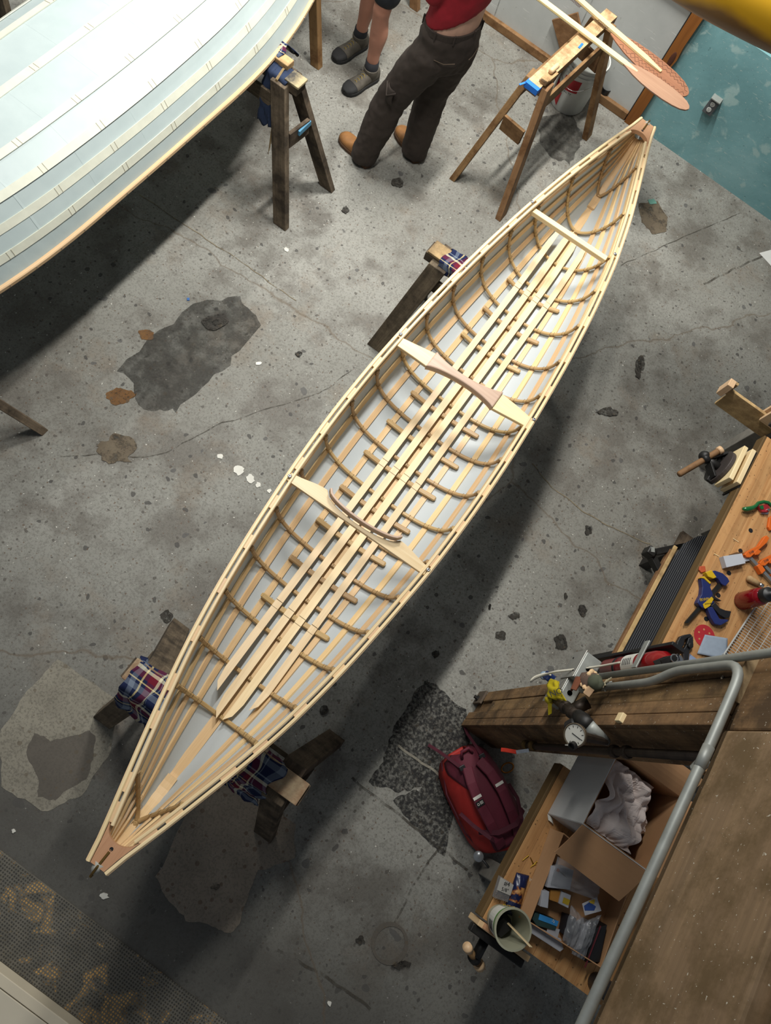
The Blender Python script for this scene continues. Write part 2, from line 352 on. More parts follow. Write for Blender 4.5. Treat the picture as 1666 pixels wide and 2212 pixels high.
for pts in ([(467, 984), (476, 980), (484, 988), (474, 993)], [(504, 1012), (516, 1004), (530, 1018), (522, 1026), (508, 1022)], [(526, 1024), (540, 1030), (552, 1040), (544, 1046)], [(552, 1040), (562, 1046), (566, 1054), (556, 1050)], [(576, 1056), (586, 1060), (584, 1066)], [(215, 1926), (236, 1928), (236, 1942), (218, 1944)], [(24, 1790), (34, 1790), (34, 1800), (26, 1800)], [(706, 2160), (718, 2160), (718, 2174), (706, 2174)], [(612, 538), (620, 534), (626, 542), (616, 546)], [(552, 783), (565, 781), (566, 788), (553, 789)]):
    cx, cy = sum(q[0] for q in pts)/len(pts), sum(q[1] for q in pts)/len(pts); rx = (max(q[0] for q in pts)-min(q[0] for q in pts))/2; ry = (max(q[1] for q in pts)-min(q[1] for q in pts))/2
    patch('paint_splat', [(cx+rx*math.cos(k*PI/7)*random.uniform(.6, 1.1), cy+ry*math.sin(k*PI/7)*random.uniform(.6, 1.1)) for k in range(14)], P_WHITE, .004, 3)
patch('green_paint_splat', [(1400, 432), (1412, 430), (1418, 440), (1404, 442)], P_GREEN, .01, 5)
patch('blue_paint_drip', [(404, 644), (410, 644), (410, 650), (404, 650)], P_BLUE, .002, 4)
for cx, cy, rx, ry in ((360, 1330, 12, 15), (1210, 1390, 14, 20), (1258, 1318, 9, 13), (1222, 1290, 5, 7), (1080, 1372, 14, 9), (1112, 1330, 13, 9), (1058, 1312, 5, 9), (942, 1410, 9, 11), (745, 455, 9, 9), (1270, 1145, 10, 12), (1395, 1195, 9, 13), (1385, 790, 6, 18), (1378, 800, 7, 24), (700, 1535, 7, 8), (465, 1915, 10, 5), (868, 2085, 22, 9), (780, 2030, 9, 8), (1310, 890, 24, 9), (1155, 745, 12, 10), (645, 765, 8, 6), (470, 695, 30, 18), (860, 395, 14, 9)):
    patch('oil_spot', [(cx+rx*math.cos(a)*random.uniform(.7, 1.2), cy+ry*math.sin(a)*random.uniform(.7, 1.2)) for a in [k*PI/5 for k in range(10)]], P_OIL, .012, 4)
# ring-shaped weld mark
def ring_patch(cx, cy, rx, ry, w, m):
    o = [U(cx+rx*math.cos(a), cy+ry*math.sin(a)) for a in [2*PI*k/40 for k in range(40)]]; c = U(cx, cy)
    b = MB(); vs = []; fs = []; uvs = []
    for k, p in enumerate(o): q = c+(p-c)*(1-w*(.6+.5*abs(math.sin(k*.16+.6)))); vs += [V((p.x, p.y, .002)), V((q.x, q.y, .002))]
    for k in range(40): j = (k+1) % 40; fs.append((2*k, 2*k+1, 2*j+1, 2*j)); uvs.append([(0, 0), (1, 0), (1, 1), (0, 1)])
    b.add(vs, fs, uvs); b.build('ring_stain', m, fl, solid=.0016)
ring_patch(842, 2038, 40, 47, .22, P_DARK)
# concrete score lines
def crack(name, px, w, m, z=.0018):
    pts = []
    for a, b in zip(px, px[1:]):
        A, B = U(*a), U(*b)
        for k in range(8): p = A.lerp(B, k/8); pts.append(V((p.x+.012*mnoise.noise(p*11), p.y+.012*mnoise.noise(p*13+V((5, 0, 0))), z)))
    pts.append(U(*px[-1])+V((0, 0, z))); MB().strip(pts, w, .0015, (0, 0, 1)).build(name, m, fl)
CRK = patch_mat('crack_filler', '#7d725c', '#8d8068', 9, .2, holes=(14, .34, .5, .8)); CRKD = patch_mat('dark_joint', '#4a463e', '#5c574d', 9, .2, holes=(12, .40, .66, .6))
crack('floor_crack', [(1150, 1002), (1190, 1050), (1260, 1105), (1330, 1145), (1405, 1175)], .006, CRK)
crack('floor_crack', [(300, 420), (420, 500), (520, 565), (640, 650)], .005, CRK)
crack('floor_joint', [(130, 985), (340, 985), (480, 915), (690, 850), (760, 800)], .006, CRKD)
crack('floor_joint', [(1340, 573), (1460, 520), (1600, 460)], .006, CRKD)
crack('floor_joint', [(1520, 615), (1590, 580), (1666, 545)], .014, CRKD)
crack('floor_joint', [(860, 1610), (930, 1660), (1000, 1700)], .012, P_LIGHT)
crack('floor_joint', [(760, 1680), (900, 1790), (1010, 1880)], .012, CRKD)
crack('floor_joint', [(1010, 1740), (900, 1900), (850, 2000)], .01, CRKD)
crack('floor_joint', [(600, 2050), (720, 2120), (800, 2180)], .012, CRKD)
# white paper corner on the floor at the far right
# perforated mat with sawdust in its holes
def mat_mat():
    t = NT('perforated_rubber_mat'); o = t.map('Object')
    v = t.n('TexVoronoi', {'Vector': t.map('Object', (1, 1, 1)), 'Scale': 78.0, 'Randomness': .12}, voronoi_dimensions='2D')
    hole = t.math('LESS_THAN', v.outputs['Distance'], .33)
    m = t.noise(o, 8, 5, .62, .8); mask = t.ramp(m, [(.55, 0.0), (.62, .9)]); full = t.ramp(m, [(.685, 0.0), (.73, .9)])
    dust = t.math('MAXIMUM', t.math('MULTIPLY', hole, mask), full)
    c = t.mix(t.math('MULTIPLY', hole, .7), t.ramp(t.noise(o, 12, 5), [(.3, '#5c5a53'), (.7, '#736f65')]), '#2b2a28')
    c = t.mix(dust, c, '#c39a5e'); c = t.mix(t.ramp(t.noise(o, 160, 2, .8), [(.62, 0.0), (.7, .8)]), c, '#8a7a58')
    t.bump(hole, -.5, .004); return t.out(c, .85, 0, .25)
def poly_world(px): return [(U(*q).x, U(*q).y) for q in px]
a, b = U(0, 1820), U(500, 2205)
MB().prism([(-3.2, a.y), (3.0, b.y-.03), (3.0, -1.362), (-3.2, -1.362)], 0, .009).build('floor_mat', mat_mat(), bevel=.002, label='dark perforated rubber mat with sawdust caught in its holes', cat='mat')
BEIGE = plain('beige_painted_board', '#cfc6b0', .65, 0, .06, 3)
BEIGE2 = plain('beige_trim_edge', '#d6cbb2', .65, 0, .06, 3)
t = thing('beige_ledge', 'beige painted ledge board with a grooved edge beside the perforated mat', 'ledge', (-.6, -1.6, 0))
MB().box((0, -1.385, .045), (5.6, .042, .09)).build('edge_strip', BEIGE2, t, bevel=.003)
MB().box((0, -1.71, .044), (5.6, .60, .088)).build('ledge_top', BEIGE, t, bevel=.003)
MB().box((-.7, -2.1, .05), (4.0, .14, .1)).build('back_rail', W_RAW, t, bevel=.003)
# back wall
def teal_mat():
    t = NT('teal_plaster'); o = t.map('Object'); c = t.ramp(t.noise(o, 2.2, 6, .6, .5), [(.35, '#6c979a'), (.55, '#7aa7aa'), (.7, '#8ab3b5')])
    c = t.mix(t.ramp(t.noise(t.map('Object', (1, 1, 1.1)), 7.5, 5, .5, .4), [(.60, 0.0), (.66, .75)]), c, '#a3bfbb')
    c = t.mix(t.ramp(t.noise(t.map('Object', (.5, 1, 3)), 34, 3, .6), [(.66, 0.0), (.69, .6)]), c, '#b9c8c0')
    c = t.mix(t.ramp(t.noise(o, 120, 2, .7), [(.70, 0.0), (.73, .9)]), c, '#d8d8cc')
    c = t.mix(t.ramp(t.noise(o, 60, 3, .7), [(.28, .6), (.34, 0.0)]), c, '#2f4d50')
    t.bump(t.noise(o, 9, 5), .2, .01); return t.out(c, .5, 0, .4)
def whitewall_mat():
    t = NT('white_painted_panel'); o = t.map('Object'); c = t.ramp(t.noise(o, 2.5, 5, .6), [(.3, '#a9aca8'), (.7, '#bcbfbb')])
    c = t.mix(t.ramp(t.noise(t.map('Object', (1, 1, .5)), 55, 4, .75), [(.68, 0.0), (.71, .8)]), c, '#6c6152')
    c = t.mix(t.ramp(t.noise(t.map('Object', (.35, 1, 6)), 16, 3, .6), [(.67, 0.0), (.70, .6)]), c, '#d5d6d0')
    return t.out(c, .55, 0, .35)
TEAL = teal_mat(); WWALL = whitewall_mat(); YW = 5.035
wb = MB().box((-1, YW+.1, 1.3), (10, .12, 2.6)).build('wall_back', plain('white_wall', '#b9bab4', .8, 0, .06, 3), kind='structure')
MB().box((1.72, YW+.02, .436), (4.02, .05, .872)).build('teal_lower_wall', TEAL, wb)
MB().box((-2.86, YW+.012, .445), (4.98, .035, .80)).build('white_panel', WWALL, wb, bevel=.002)
MB().box((-2.86, YW+.005, .862), (4.98, .075, .03)).build('panel_cap', WWALL, wb, bevel=.002)
for i in range(3): MB().box((-.365-.62*i-.62, YW-.0065, .44), (.006, .004, .78)).build('panel_seam', CRKD, wb)
MB().box((-2.87, YW-.012, .03), (5.0, .05, .06)).build('baseboard_back', W_SAWB, kind='structure', bevel=.004)
# knotty timber trim between the white panel and the teal wall
pts = []
for k in range(30):
    z = k/29*1.25; w = .046+.012*math.exp(-((z-.56)/.05)**2)+.004*math.sin(z*9); pts.append((z, w))
poly = [(-.018, z) for z, w in pts] + [(w+.012, z) for z, w in reversed(pts)]
tw = MB().prism(poly, 0, .05, Matrix(((1, 0, 0, -.345), (0, 0, -1, YW+.005), (0, 1, 0, 0), (0, 0, 0, 1))), ua=1).build('trim_1', wood('rust_brown_timber', '#6f3d18', '#8c5526', .6, gv=30), kind='structure')
MB().blob((-.312, YW-.046, .55), (.018, .004, .055)).build('knot', plain('dark_knot', '#4a2716', .6), tw, smooth=True)
MB().box((-.368, YW+.0, .42), (.008, .04, .84)).build('dark_gap', BLACKP, tw)
# outlet
ot = thing('wall_outlet', 'grey electrical outlet box on the teal wall', 'outlet', onY(1540, 228, YW-.01))
GREYP = plain('grey_plate', '#5d6062', .5, .3); WHITEP = plain('white_plastic', '#c9cac4', .4)
oc = V((.092, YW-.018, .44))
MB().box(oc, (.07, .035, .118)).build('outlet_box', GREYP, ot, bevel=.003)
MB().box(oc+V((0, -.012, .062)), (.072, .06, .008)).build('top_flap', GALV, ot, bevel=.001)
for dz in (.02, -.022):
    sk = MB().lathe([(.0165, 0), (.0165, .004), (.015, .005), (0, .005)], oc+V((0, -.018, dz)), (0, -1, 0), 18).build('socket', WHITEP, ot)
    for dx, dzz, w, h in ((-.006, .004, .0022, .008), (.006, .004, .0022, .007), (0, -.007, .005, .005)): MB().box(oc+V((dx, -.0232, dz+dzz)), (w, .001, h)).build('slot', BLACKP, sk)
# ------------------------------------------------------------------ the open cedar canoe
HB = [(-.60, .032, -.121), (-.57, .0455, -.1195), (-.45, .0865, -.1143), (-.30, .1329, -.1135), (-.10, .1927, -.1105), (.10, .2447, -.1105), (.35, .2912, -.112), (.60, .3243, -.113), (.90, .3557, -.1135), (1.20, .3710, -.1155), (1.50, .3715, -.1165), (1.80, .3604, -.1166), (2.10, .3403, -.1160), (2.40, .3090, -.1160), (2.70, .2649, -.1185), (3.0, .2001, -.1279), (3.25, .1287, -.1396), (3.45, .0658, -.1457), (3.52, .040, -.147)]
def smooth_tab(tab, y):
    a = 0
    s = [0]*2; W = 0
    for d in (-.10, -.05, 0, .05, .10):
        w = .3 if d == 0 else (.22 if abs(d) < .07 else .13); yy = min(max(y+d, tab[0][0]), tab[-1][0])
        q = interp(tab, yy); s[0] += q[0]*w; s[1] += q[1]*w; W += w
    return s[0]/W, s[1]/W
YA, YB = -.60, 3.52; YM = 1.46
def sheer(y): return 1.045+.12*abs((y-YM)/2.06)**2.6
def keelz(y):
    s = abs((y-YM)/2.06); z = .755+.03*s*s
    return z + (sheer(y)-.02-z)*max(0, (s-.86)/.145)**2.2
def sec(y, t):                           # t in -1..1: gunwale to gunwale through the keel
    b, cx = smooth_tab(HB, y); b = max(.004, b-.018); s = min(1, abs((y-YM)/2.06)); d = sheer(y)-.022-keelz(y); n = 2.75-1.55*s**1.6
    a = min(1, abs(t))*PI/2; x = b*math.sin(a)**(2/n) if a > 0 else 0; q = d*max(0, math.cos(a))**(2/n)
    return V((cx+math.copysign(x, t), y, sheer(y)-.022-q))
ARC = {}
def sect(y, f):                          # f is the share of half girth
    k = round(y, 4)
    if k not in ARC:
        ps = [sec(y, i/60) for i in range(61)]; L = [0]
        for p, q in zip(ps, ps[1:]): L.append(L[-1]+(q-p).length)
        ARC[k] = [(L[i]/L[-1], i/60) for i in range(61)]
    t = interp(ARC[k], abs(f))[0]; return sec(y, math.copysign(t, f))
def secn(y, f):
    p = sect(y, f-.02) if f > -.97 else sect(y, f); q = sect(y, f+.02) if f < .97 else sect(y, f)
    d = (q-p); n = V((-d.z, 0, d.x)); n.normalize(); return n      # inward / upward
ca = thing('canoe', 'open skin-on-frame cedar canoe resting across two sawhorses', 'canoe', (-.115, YM, .72))
def skin_mat():
    t = NT('white_heat_shrunk_fabric'); uv = t.map('UV', (1, 1, 1)); w = t.noise(t.map('Object'), 220, 2)
    t.bump(w, .12, .001); b = t.b; b.inputs['Base Color'].default_value = srgb('#d3d9da'); b.inputs['Roughness'].default_value = .45
    tr = t.n('BsdfTranslucent', {'Color': srgb('#dfe3df')}); mx = t.n('MixShader', {0: .35, 1: b.outputs[0], 2: tr.outputs[0]})
    t.t.links.new(mx.outputs[0], t.t.nodes['Material Output'].inputs[0]); return t.m
SKIN = skin_mat()
NS = 60
def yst(i, n=NS): return lerp(YA, YB, i/n)
MB().grid(lambda u, v: sect(lerp(YA, YB, u), 2*v-1), NS, 40).build('hull_skin', SKIN, ca, smooth=True, solid=.0012)
FR = [.32, .50, .68, .87]
for sgn in (-1, 1):
    for f in FR:
        ff = f*sgn; ys = [lerp(YA+.02+.03*f, YB-.02-.03*f, i/46) for i in range(47)]
        pts = []; ups = []
        for y in ys: n = secn(y, ff); pts.append(sect(y, ff)+n*.0055); ups.append(n)
        MB().strip(pts, .026, .008, ups).build('stringer', W_STR, ca)
ys = [lerp(YA+.16, YB-.16, i/50) for i in range(51)]
MB().strip([sect(y, 0)+V((0, 0, .006)) for y in ys], .042, .009, (0, 0, 1)).build('keelson', W_STR, ca)
# bent ribs with their lashings
RY = [-.36, -.03, .15, .345, .54, .73, .925, 1.115, 1.32, 1.515, 1.71, 1.905, 2.115, 2.34, 2.56, 2.77, 3.03, 3.30]
for y in RY:
    end = y < -.2 or y > 3.2; pts = []; ups = []; N = 44
    lo = .93
    for i in range(N+1):
        f = lerp(-lo, lo, i/N); n = secn(y, f)
        if end: n = (n+V((0, 0, .3))).normalized()
        off = .0165 if not end else .015
        yy_ = y-.02+(sect(y, f).z-.98)*.55 if y < -.2 else y
        p = sect(yy_, f)+n*off
        if end and abs(f) < .06: p.z += .012
        pts.append(p); ups.append(n)
    rb = MB().strip(pts, .0175, .012, ups, r=.004).build('rib', W_RIB, ca)
    lb = MB()
    for f in [0]+[g*q for g in FR for q in (-1, 1)]:
        n = secn(y, f); c = pts[round((f+lo)/(2*lo)*N)].copy(); d = (sect(y, min(.99, f+.02))-sect(y, max(-.99, f-.02))).normalized()
        for off in (-.010, .010):
            cc = c+d*off; yv = V((0, 1, 0))
            lb.tube([cc+yv*(a*.0096)+n*(b*.0068) for a, b in ((-1, -1), (1, -1), (1, 1), (-1, 1))], .0007, 5, closed=True)
    lb.build('lashing', THREAD, rb, kind='stuff')
def hullz(y, x):                         # inner hull height at a sideways offset from the centreline
    cx = smooth_tab(HB, y)[1]; pz = None
    for i in range(41):
        p = sect(y, i/40)
        if p.x-cx >= abs(x): return p.z
    return p.z
# floor cleats
for y in [.45, .65, .857, 1.045, 1.25, 1.445, 1.64, 1.86, 2.068, 2.265, 2.49]:
    hw = interp([(.4, .163), (1.4, .2), (2.5, .158)], y)[0]; cx = smooth_tab(HB, y)[1]+.012
    z0 = keelz(y)+.021
    cl = MB().strip([V((cx+k*hw, y+.006*k, max(z0+.003*abs(k)**2, hullz(y, k*hw)+.0165))) for k in (-1, -.97, -.5, 0, .5, .97, 1)], .024, .014, (0, 0, 1), r=.004, scales=[.7, 1, 1, 1, 1, 1, .7]).build('cleat', W_RIB, ca)
    lb = MB()
    for x in (-hw+.03, hw-.03):
        for s in (-1, 1): lb.tube([V((cx+x-.011, y-.013*s, z0+.0085)), V((cx+x, y, z0+.0098)), V((cx+x+.011, y+.013*s, z0+.0085))], .0011, 5)
    lb.build('lashing', THREAD, cl, kind='stuff')
# floor slats, blade-shaped at their ends
def slat(xc, w, y0, y1, lean, zz):
    poly = []; z = zz
    a0 = [(-w/2, .10), (-w/2*.96, .06), (-w/2*.75, .025), (0, .0)] if lean < 0 else [(0, 0), (w/2*.75, .025), (w/2*.96, .06), (w/2, .1)]
    n = 30; b = MB(); vs = []; fs = []; uvs = []; ro = random.random()*7
    for i in range(n+1):
        y = lerp(y0, y1, i/n) if 2 < i < n-2 else (y0+[0, .03, .09][i] if i <= 2 else y1-[0, .03, .09][n-i])
        d0 = min(1, (y-y0)/.10); d1 = min(1, (y1-y)/.12); k0 = math.sqrt(max(0, 1-(1-d0)**2)); k1 = math.sqrt(max(0, 1-(1-d1)**2))
        k = min(k0, k1); l, r = -w/2, w/2
        if lean > 0: r = l+w*max(.04, k)
        else: l = r-w*max(.04, k)
        cx = smooth_tab(HB, y)[1]+.010; zc = max(zz+.01*((y-1.46)/1.5)**2, hullz(y, abs(xc)+w*.45)+.0265)
        for x in (l, r):
            for dz in (0, .009): vs.append(V((cx+xc*(1-.06*((y-1.46)/1.5)**2)+x, y, zc+dz)))
    for i in range(n):
        o = i*4; u0, u1 = vs[o].y+ro, vs[o+4].y+ro
        fs += [(o+1, o+3, o+7, o+5), (o, o+4, o+6, o+2), (o, o+1, o+5, o+4), (o+2, o+6, o+7, o+3)]
        uvs += [[(u0, 0), (u0, w), (u1, w), (u1, 0)], [(u0, 0), (u1, 0), (u1, w), (u0, w)], [(u0, 0), (u0, .009), (u1, .009), (u1, 0)], [(u0, 0), (u1, 0), (u1, .009), (u0, .009)]]
    fs += [(0, 2, 3, 1), (n*4, n*4+1, n*4+3, n*4+2)]; uvs += [[(0, 0), (0, w), (.01, w), (.01, 0)]]*2
    b.add(vs, fs, uvs); o = b.build('floor_slat', W_SLAT, ca, bevel=.0012)
    for y in (.45, 1.25, 2.49):       # scored line pair where the slat is lashed
        cx = smooth_tab(HB, y)[1]+.010+xc*(1-.06*((y-1.46)/1.5)**2); zc = max(zz+.01*((y-1.46)/1.5)**2, hullz(y, abs(xc)+w*.45)+.0265)+.0093
        for dy in (-.017, .017): MB().box((cx, y+dy, zc), (w*.98, .0016, .0012)).build('lashing', THREAD, o)
slat(-.0925, .032, .04, 2.91, -1, .7905); slat(-.0295, .033, -.045, 2.99, -1, .7905)
slat(.0285, .033, -.035, 2.98, 1, .7905); slat(.0925, .031, .05, 2.93, 1, .7905)
# gunwales: outwale, inwale, spacer blocks and the outer rub strip
for sgn in (-1, 1):
    def gw(dx, dz, y): b, cx = smooth_tab(HB, y); return V((cx+sgn*max(.004, b+dx), y, sheer(y)+dz))
    yy = [lerp(YA+.0, YB-.0, i/64) for i in range(65)]
    MB().strip([gw(-.0075, -.009, y) for y in yy], .0125, .026, (0, 0, 1), r=.003).build('outwale', W_GUN, ca)
    MB().strip([gw(-.0005, -.012, y) for y in yy], .004, .02, (0, 0, 1)).build('rub_strip', W_GUN2, ca)
    yi = [lerp(YA+.115, YB-.105, i/60) for i in range(61)]
    MB().strip([gw(-.0288, -.010, y) for y in yi], .0125, .024, (0, 0, 1), r=.003).build('inwale', W_GUN, ca)
    for y in RY+[-.16, -.45, 3.17, 3.38]:
        if y < -.44 and 0: continue
        p, q = gw(-.018, -.011, y-.03), gw(-.018, -.011, y+.03)
        MB().beam(p, q, .010, .020).build('spacer_block', W_GUN2, ca)
# thwarts and yoke
def cxy(y): return smooth_tab(HB, y)[1]
def flat(name, poly, z0, z1, m, par=ca, bevel=.003, ua=0): return MB().prism(poly, z0, z1, None, ua).build(name, m, par, bevel=bevel)
zt = 1.026
yk = MB().prism([(-.445, 1.638), (-.36, 1.640), (-.285, 1.640), (-.285, 1.722), (-.35, 1.708), (-.445, 1.688)], zt, zt+.02).build('yoke_arm', W_GUN, ca, bevel=.003)
MB().prism([(.217, 1.685), (.13, 1.672), (.052, 1.660), (.052, 1.752), (.13, 1.748), (.217, 1.738)], zt, zt+.02).build('yoke_arm', W_GUN, ca, bevel=.003)
lo_, hi_ = [], []
for i in range(21):
    s = i/20; x = lerp(-.289, .056, s); q = 4*s*(1-s)
    lo_.append((x, 1.634+.024*s+.030*q**.8)); hi_.append((x, 1.728+.03*s-.032*q**.8))
MB().prism(lo_+hi_[::-1], zt+.002, zt+.032).build('yoke_saddle', W_YOKE, ca, bevel=.006)
MB().prism([(x, y+.004) for x, y in lo_]+[(x, y-.004) for x, y in hi_[::-1]], zt-.010, zt+.003).build('yoke_core', W_GUN2, ca, bevel=.002)
lo_, hi_ = [], []
for i in range(31):
    s = i/30; x = lerp(-.452, .222, s); y0 = lerp(.836, .852, s)
    e = abs(2*s-1); w = .038+.026*sm((1-e)/.45) if e > .52 else .064-.048*math.sqrt(max(0, 1-(e/.52)**2))
    lo_.append((x, y0)); hi_.append((x, y0+w))
MB().prism(lo_+hi_[::-1], zt+.001, zt+.019).build('thwart', W_GUN, ca, bevel=.002)
bp = []
for i in range(25):
    s = i/24; x = lerp(-.283, .060, s); e = abs(2*s-1); y = lerp(.838, .851, s)+.064-.046*math.sqrt(max(0, 1-min(1, (e/.9999))**2))*.9+.006
    bp.append(V((x, y, zt+.030)))
MB().strip(bp, .010, .042, (0, 0, 1), r=.002).build('curved_backrest_lip', W_YOKE, ca)
MB().beam((-.352, 2.709, zt+.018), (.088, 2.726, zt+.018), .03, .026).build('bow_thwart', W_GUN, ca, bevel=.003)
for px in ((866, 721), (1154, 906), (626, 1029), (925, 1231), (1145, 446), (1322, 558)):
    p = U(*px, 1.05); p.z = sheer(p.y)+.003
    sc = MB().lathe([(0, 0), (.009, .0), (.009, .002), (.006, .0048), (.0028, .0054), (.0026, .003), (0, .003)], p, (0, 0, 1), 14).build('screw', STEEL, ca, smooth=True)
    MB().box(p+V((0, 0, .0045)), (.007, .0016, .0012), Matrix.Rotation(.7, 3, 'Z')).build('slot', BLACKP, sc)
# end decks with scooped edges
BRASS = plain('aged_brass', '#7d6335', .35, .9, .2, 30)
def deck(y0, y1, d):     # y0 tip, y1 scoop side
    L = []; Rr = []
    n = 14
    for i in range(n+1):
        y = lerp(y0, y1, i/n); b, cx = smooth_tab(HB, y); L.append((cx-max(.004, b-.016), y)); Rr.append((cx+max(.004, b-.016), y))
    b, cx = smooth_tab(HB, y1); hw = b-.016; sc = []
    for i in range(1, 16): s = i/16; x = lerp(L[-1][0], Rr[-1][0], s); e = abs(2*s-1); sc.append((x, y1-d*.052*(math.sqrt(max(0, 1-(e/.9)**2)) if e < .9 else 0)*(hw/.075)))
    poly = L+sc+Rr[::-1]; zz = (sheer(y0)+sheer(y1))/2
    vs = MB(); n2 = len(poly)
    vs.prism(poly, -.022, 0.0, None, 1)
    for p in vs.v: p.z += sheer(p.y)+.002
    dk = vs.build('deck_plate', W_WAL, ca)
    c = (y0+(y1-y0)*.50); q = V((smooth_tab(HB, c)[1], c, sheer(c)+.002))
    MB().lathe([(.0062, 0), (.0062, .0012), (.0045, .0012), (.0045, .0004), (0, .0004)], q, (0, 0, 1), 14).build('drain_hole', BLACKP, dk)
    pts = []
    for dy, dz in ((.052, .0045), (.02, .0045), (0, .004), (-.020, .000), (-.034, -.010), (-.040, -.03), (-.037, -.07), (-.028, -.13)):
        y = y0+d*dy; pts.append(V((smooth_tab(HB, max(YA, min(YB, y)))[1], y, sheer(max(YA, min(YB, y)))+dz)))
    MB().strip(pts, .008, .006, None, r=.002).build('stem_band', BRASS, ca)
    b0 = MB(); tip = []
    for k, (dy, dz, w) in enumerate(((.012, -.014, .030), (-.008, -.016, .022), (-.022, -.04, .014), (-.022, -.11, .009), (.0, -.17, .005))):
        y = y0+d*dy; tip.append(V((smooth_tab(HB, y0)[1], y, sheer(y0)+dz)))
    b0.tube(tip, [.022, .017, .012, .008, .006], 10); b0.build('stem_wrap', plain('grey_white_fabric', '#a7a69c', .7), ca, smooth=True)
deck(YA+.004, -.475, 1); deck(YB-.006, 3.395, -1)
# stem pieces rising from the keelson
for y0, y1 in ((-.30, -.575), (3.22, 3.495)):
    pts = []
    for i in range(12):
        y = lerp(y0, y1, i/11); pts.append(V((smooth_tab(HB, y)[1], y, min(keelz(y)+.020, sheer(y)-.028))))
    MB().strip(pts, .042, .014, (0, 0, 1)).build('stem_piece', W_STR, ca)
# ------------------------------------------------------------------ the upturned white boat
BX, BY = -2.40, 1.86
BTAB = [(0, 1), (.32, .985), (.5, .89), (.657, .70), (.76, .55), (.86, .36), (.95, .17), (1, .03)]
SECT = [(1, 0), (.945, .30), (.85, .56), (.73, .80), (.48, .965), (0, 1)]
def bt(y, k):                            # k-th stringer line, -5..5
    s = min(1, abs(y-BY)/2.1); b = .468*sum(interp(BTAB, max(0, min(1, abs(s+d))))[0]*w for d, w in ((-.09, .15), (-.045, .22), (0, .26), (.045, .22), (.09, .15))); fx, fz = SECT[5-abs(k)]; fx = fx if abs(k) != 5 else 1
    v = s**2; fx = lerp(fx, 1-fz*.92 if abs(k) != 5 else 1, v*.75)
    zg = .838-.10*s**2.6; d = .325+.055*s**2-(.22*max(0, (s-.88)/.12)**2)
    return V((BX+math.copysign(b*fx, k) if k else BX, y, zg+fz*d))
lb_ = thing('upturned_boat', 'white fabric-covered boat lying upside down on sawhorses', 'boat', (BX, BY, .80))
def bnorm(y, k):
    a, b = bt(y, max(-5, k-1)), bt(y, min(5, k+1)); d = b-a; n = V((-d.z, 0, d.x)).normalized()
    return n if n.dot(bt(y, k)-V((BX, y, .9))) > 0 else -n
def bskin():
    t = NT('pale_blue_white_fabric'); n = t.noise(t.map('Object'), 7, 5); c = t.ramp(n, [(.3, '#c0cecd'), (.7, '#cbd8d6')])
    t.put(t.b.inputs['Base Color'], c); t.put(t.b.inputs['Roughness'], .5); t.bump(t.noise(t.map('Object'), 14, 4), .1, .01)
    tr = t.n('BsdfTranslucent', {'Color': srgb('#cfd8cf')}); mx = t.n('MixShader', {0: .25, 1: t.b.outputs[0], 2: tr.outputs[0]})
    t.t.links.new(mx.outputs[0], t.t.nodes['Material Output'].inputs[0]); MATS[t.m.name] = t.m; return t.m
b = MB(); N = 54; vs = []; fs = []; uvs = []
for i in range(N+1):
    y = lerp(BY-2.1, BY+2.1, i/N)
    for k in range(-5, 6): vs.append(bt(y, k))
for i in range(N):
    for j in range(10): a = i*11+j; fs.append((a, a+1, a+12, a+11)); uvs.append([(0, 0), (1, 0), (1, 1), (0, 1)])
b.add(vs, fs, uvs); b.build('hull_skin', bskin(), lb_, solid=.0015)
CREAM = plain('cream_taped_strip', '#cfd0be', .55, 0, .06, 20); CREAM2 = plain('pale_rib_ghost', '#cad6d0', .55, 0, .04, 20)
for k in range(-4, 5):
    pts = []; ups = []
    for i in range(49):
        y = lerp(BY-2.0, BY+2.0, i/48); p = bt(y, k); n = bnorm(y, k); pts.append(p+n*.0012); ups.append(n)
    MB().strip(pts, .034 if k else .04, .004, ups).build('stringer', CREAM, lb_)
    tk = MB()
    for i in range(12):
        y = BY-1.9+i*.335
        for d in (-.012, .012):
            p = bt(y+d, k); j = min(47, max(0, int((y+d-BY+2.0)/4*48))); n = ups[j]; x = V((n.z, 0, -n.x)); tk.beam(p+n*.0042-x*.017, p+n*.0042+x*.017, .0018, .0015, n)
    tk.build('tape_seam', plain('seam_beige', '#bdb7a2', .7) if k == -4 else MATS['seam_beige'], lb_, kind='stuff')  # thin beige strips in pairs across each stringer
for i in range(13):
    y = BY-1.9+i*.335-.165; pts = []
    for k in range(-4, 5): pts.append(bt(y, k)+bnorm(y, k)*.0003)
    MB().strip(pts, .018, .0014, [bnorm(y, k) for k in range(-4, 5)]).build('rib', MATS['pale_blue_white_fabric'], lb_)
for sgn in (-5, 5):
    pts = [bt(lerp(BY-2.1, BY+2.1, i/60), sgn) for i in range(61)]
    g = MB().strip([p+V((.004*sgn/5, 0, .004)) for p in pts], .022, .024, (0, 0, 1), r=.004).build('gunwale', W_GUN2, lb_)
    for i in range(4, 58, 2): MB().lathe([(.003, 0), (.003, .003), (0, .004)], pts[i]+V((.015*sgn/5, 0, .006)), (sgn, 0, .2), 8).build('nail', STEEL, g)
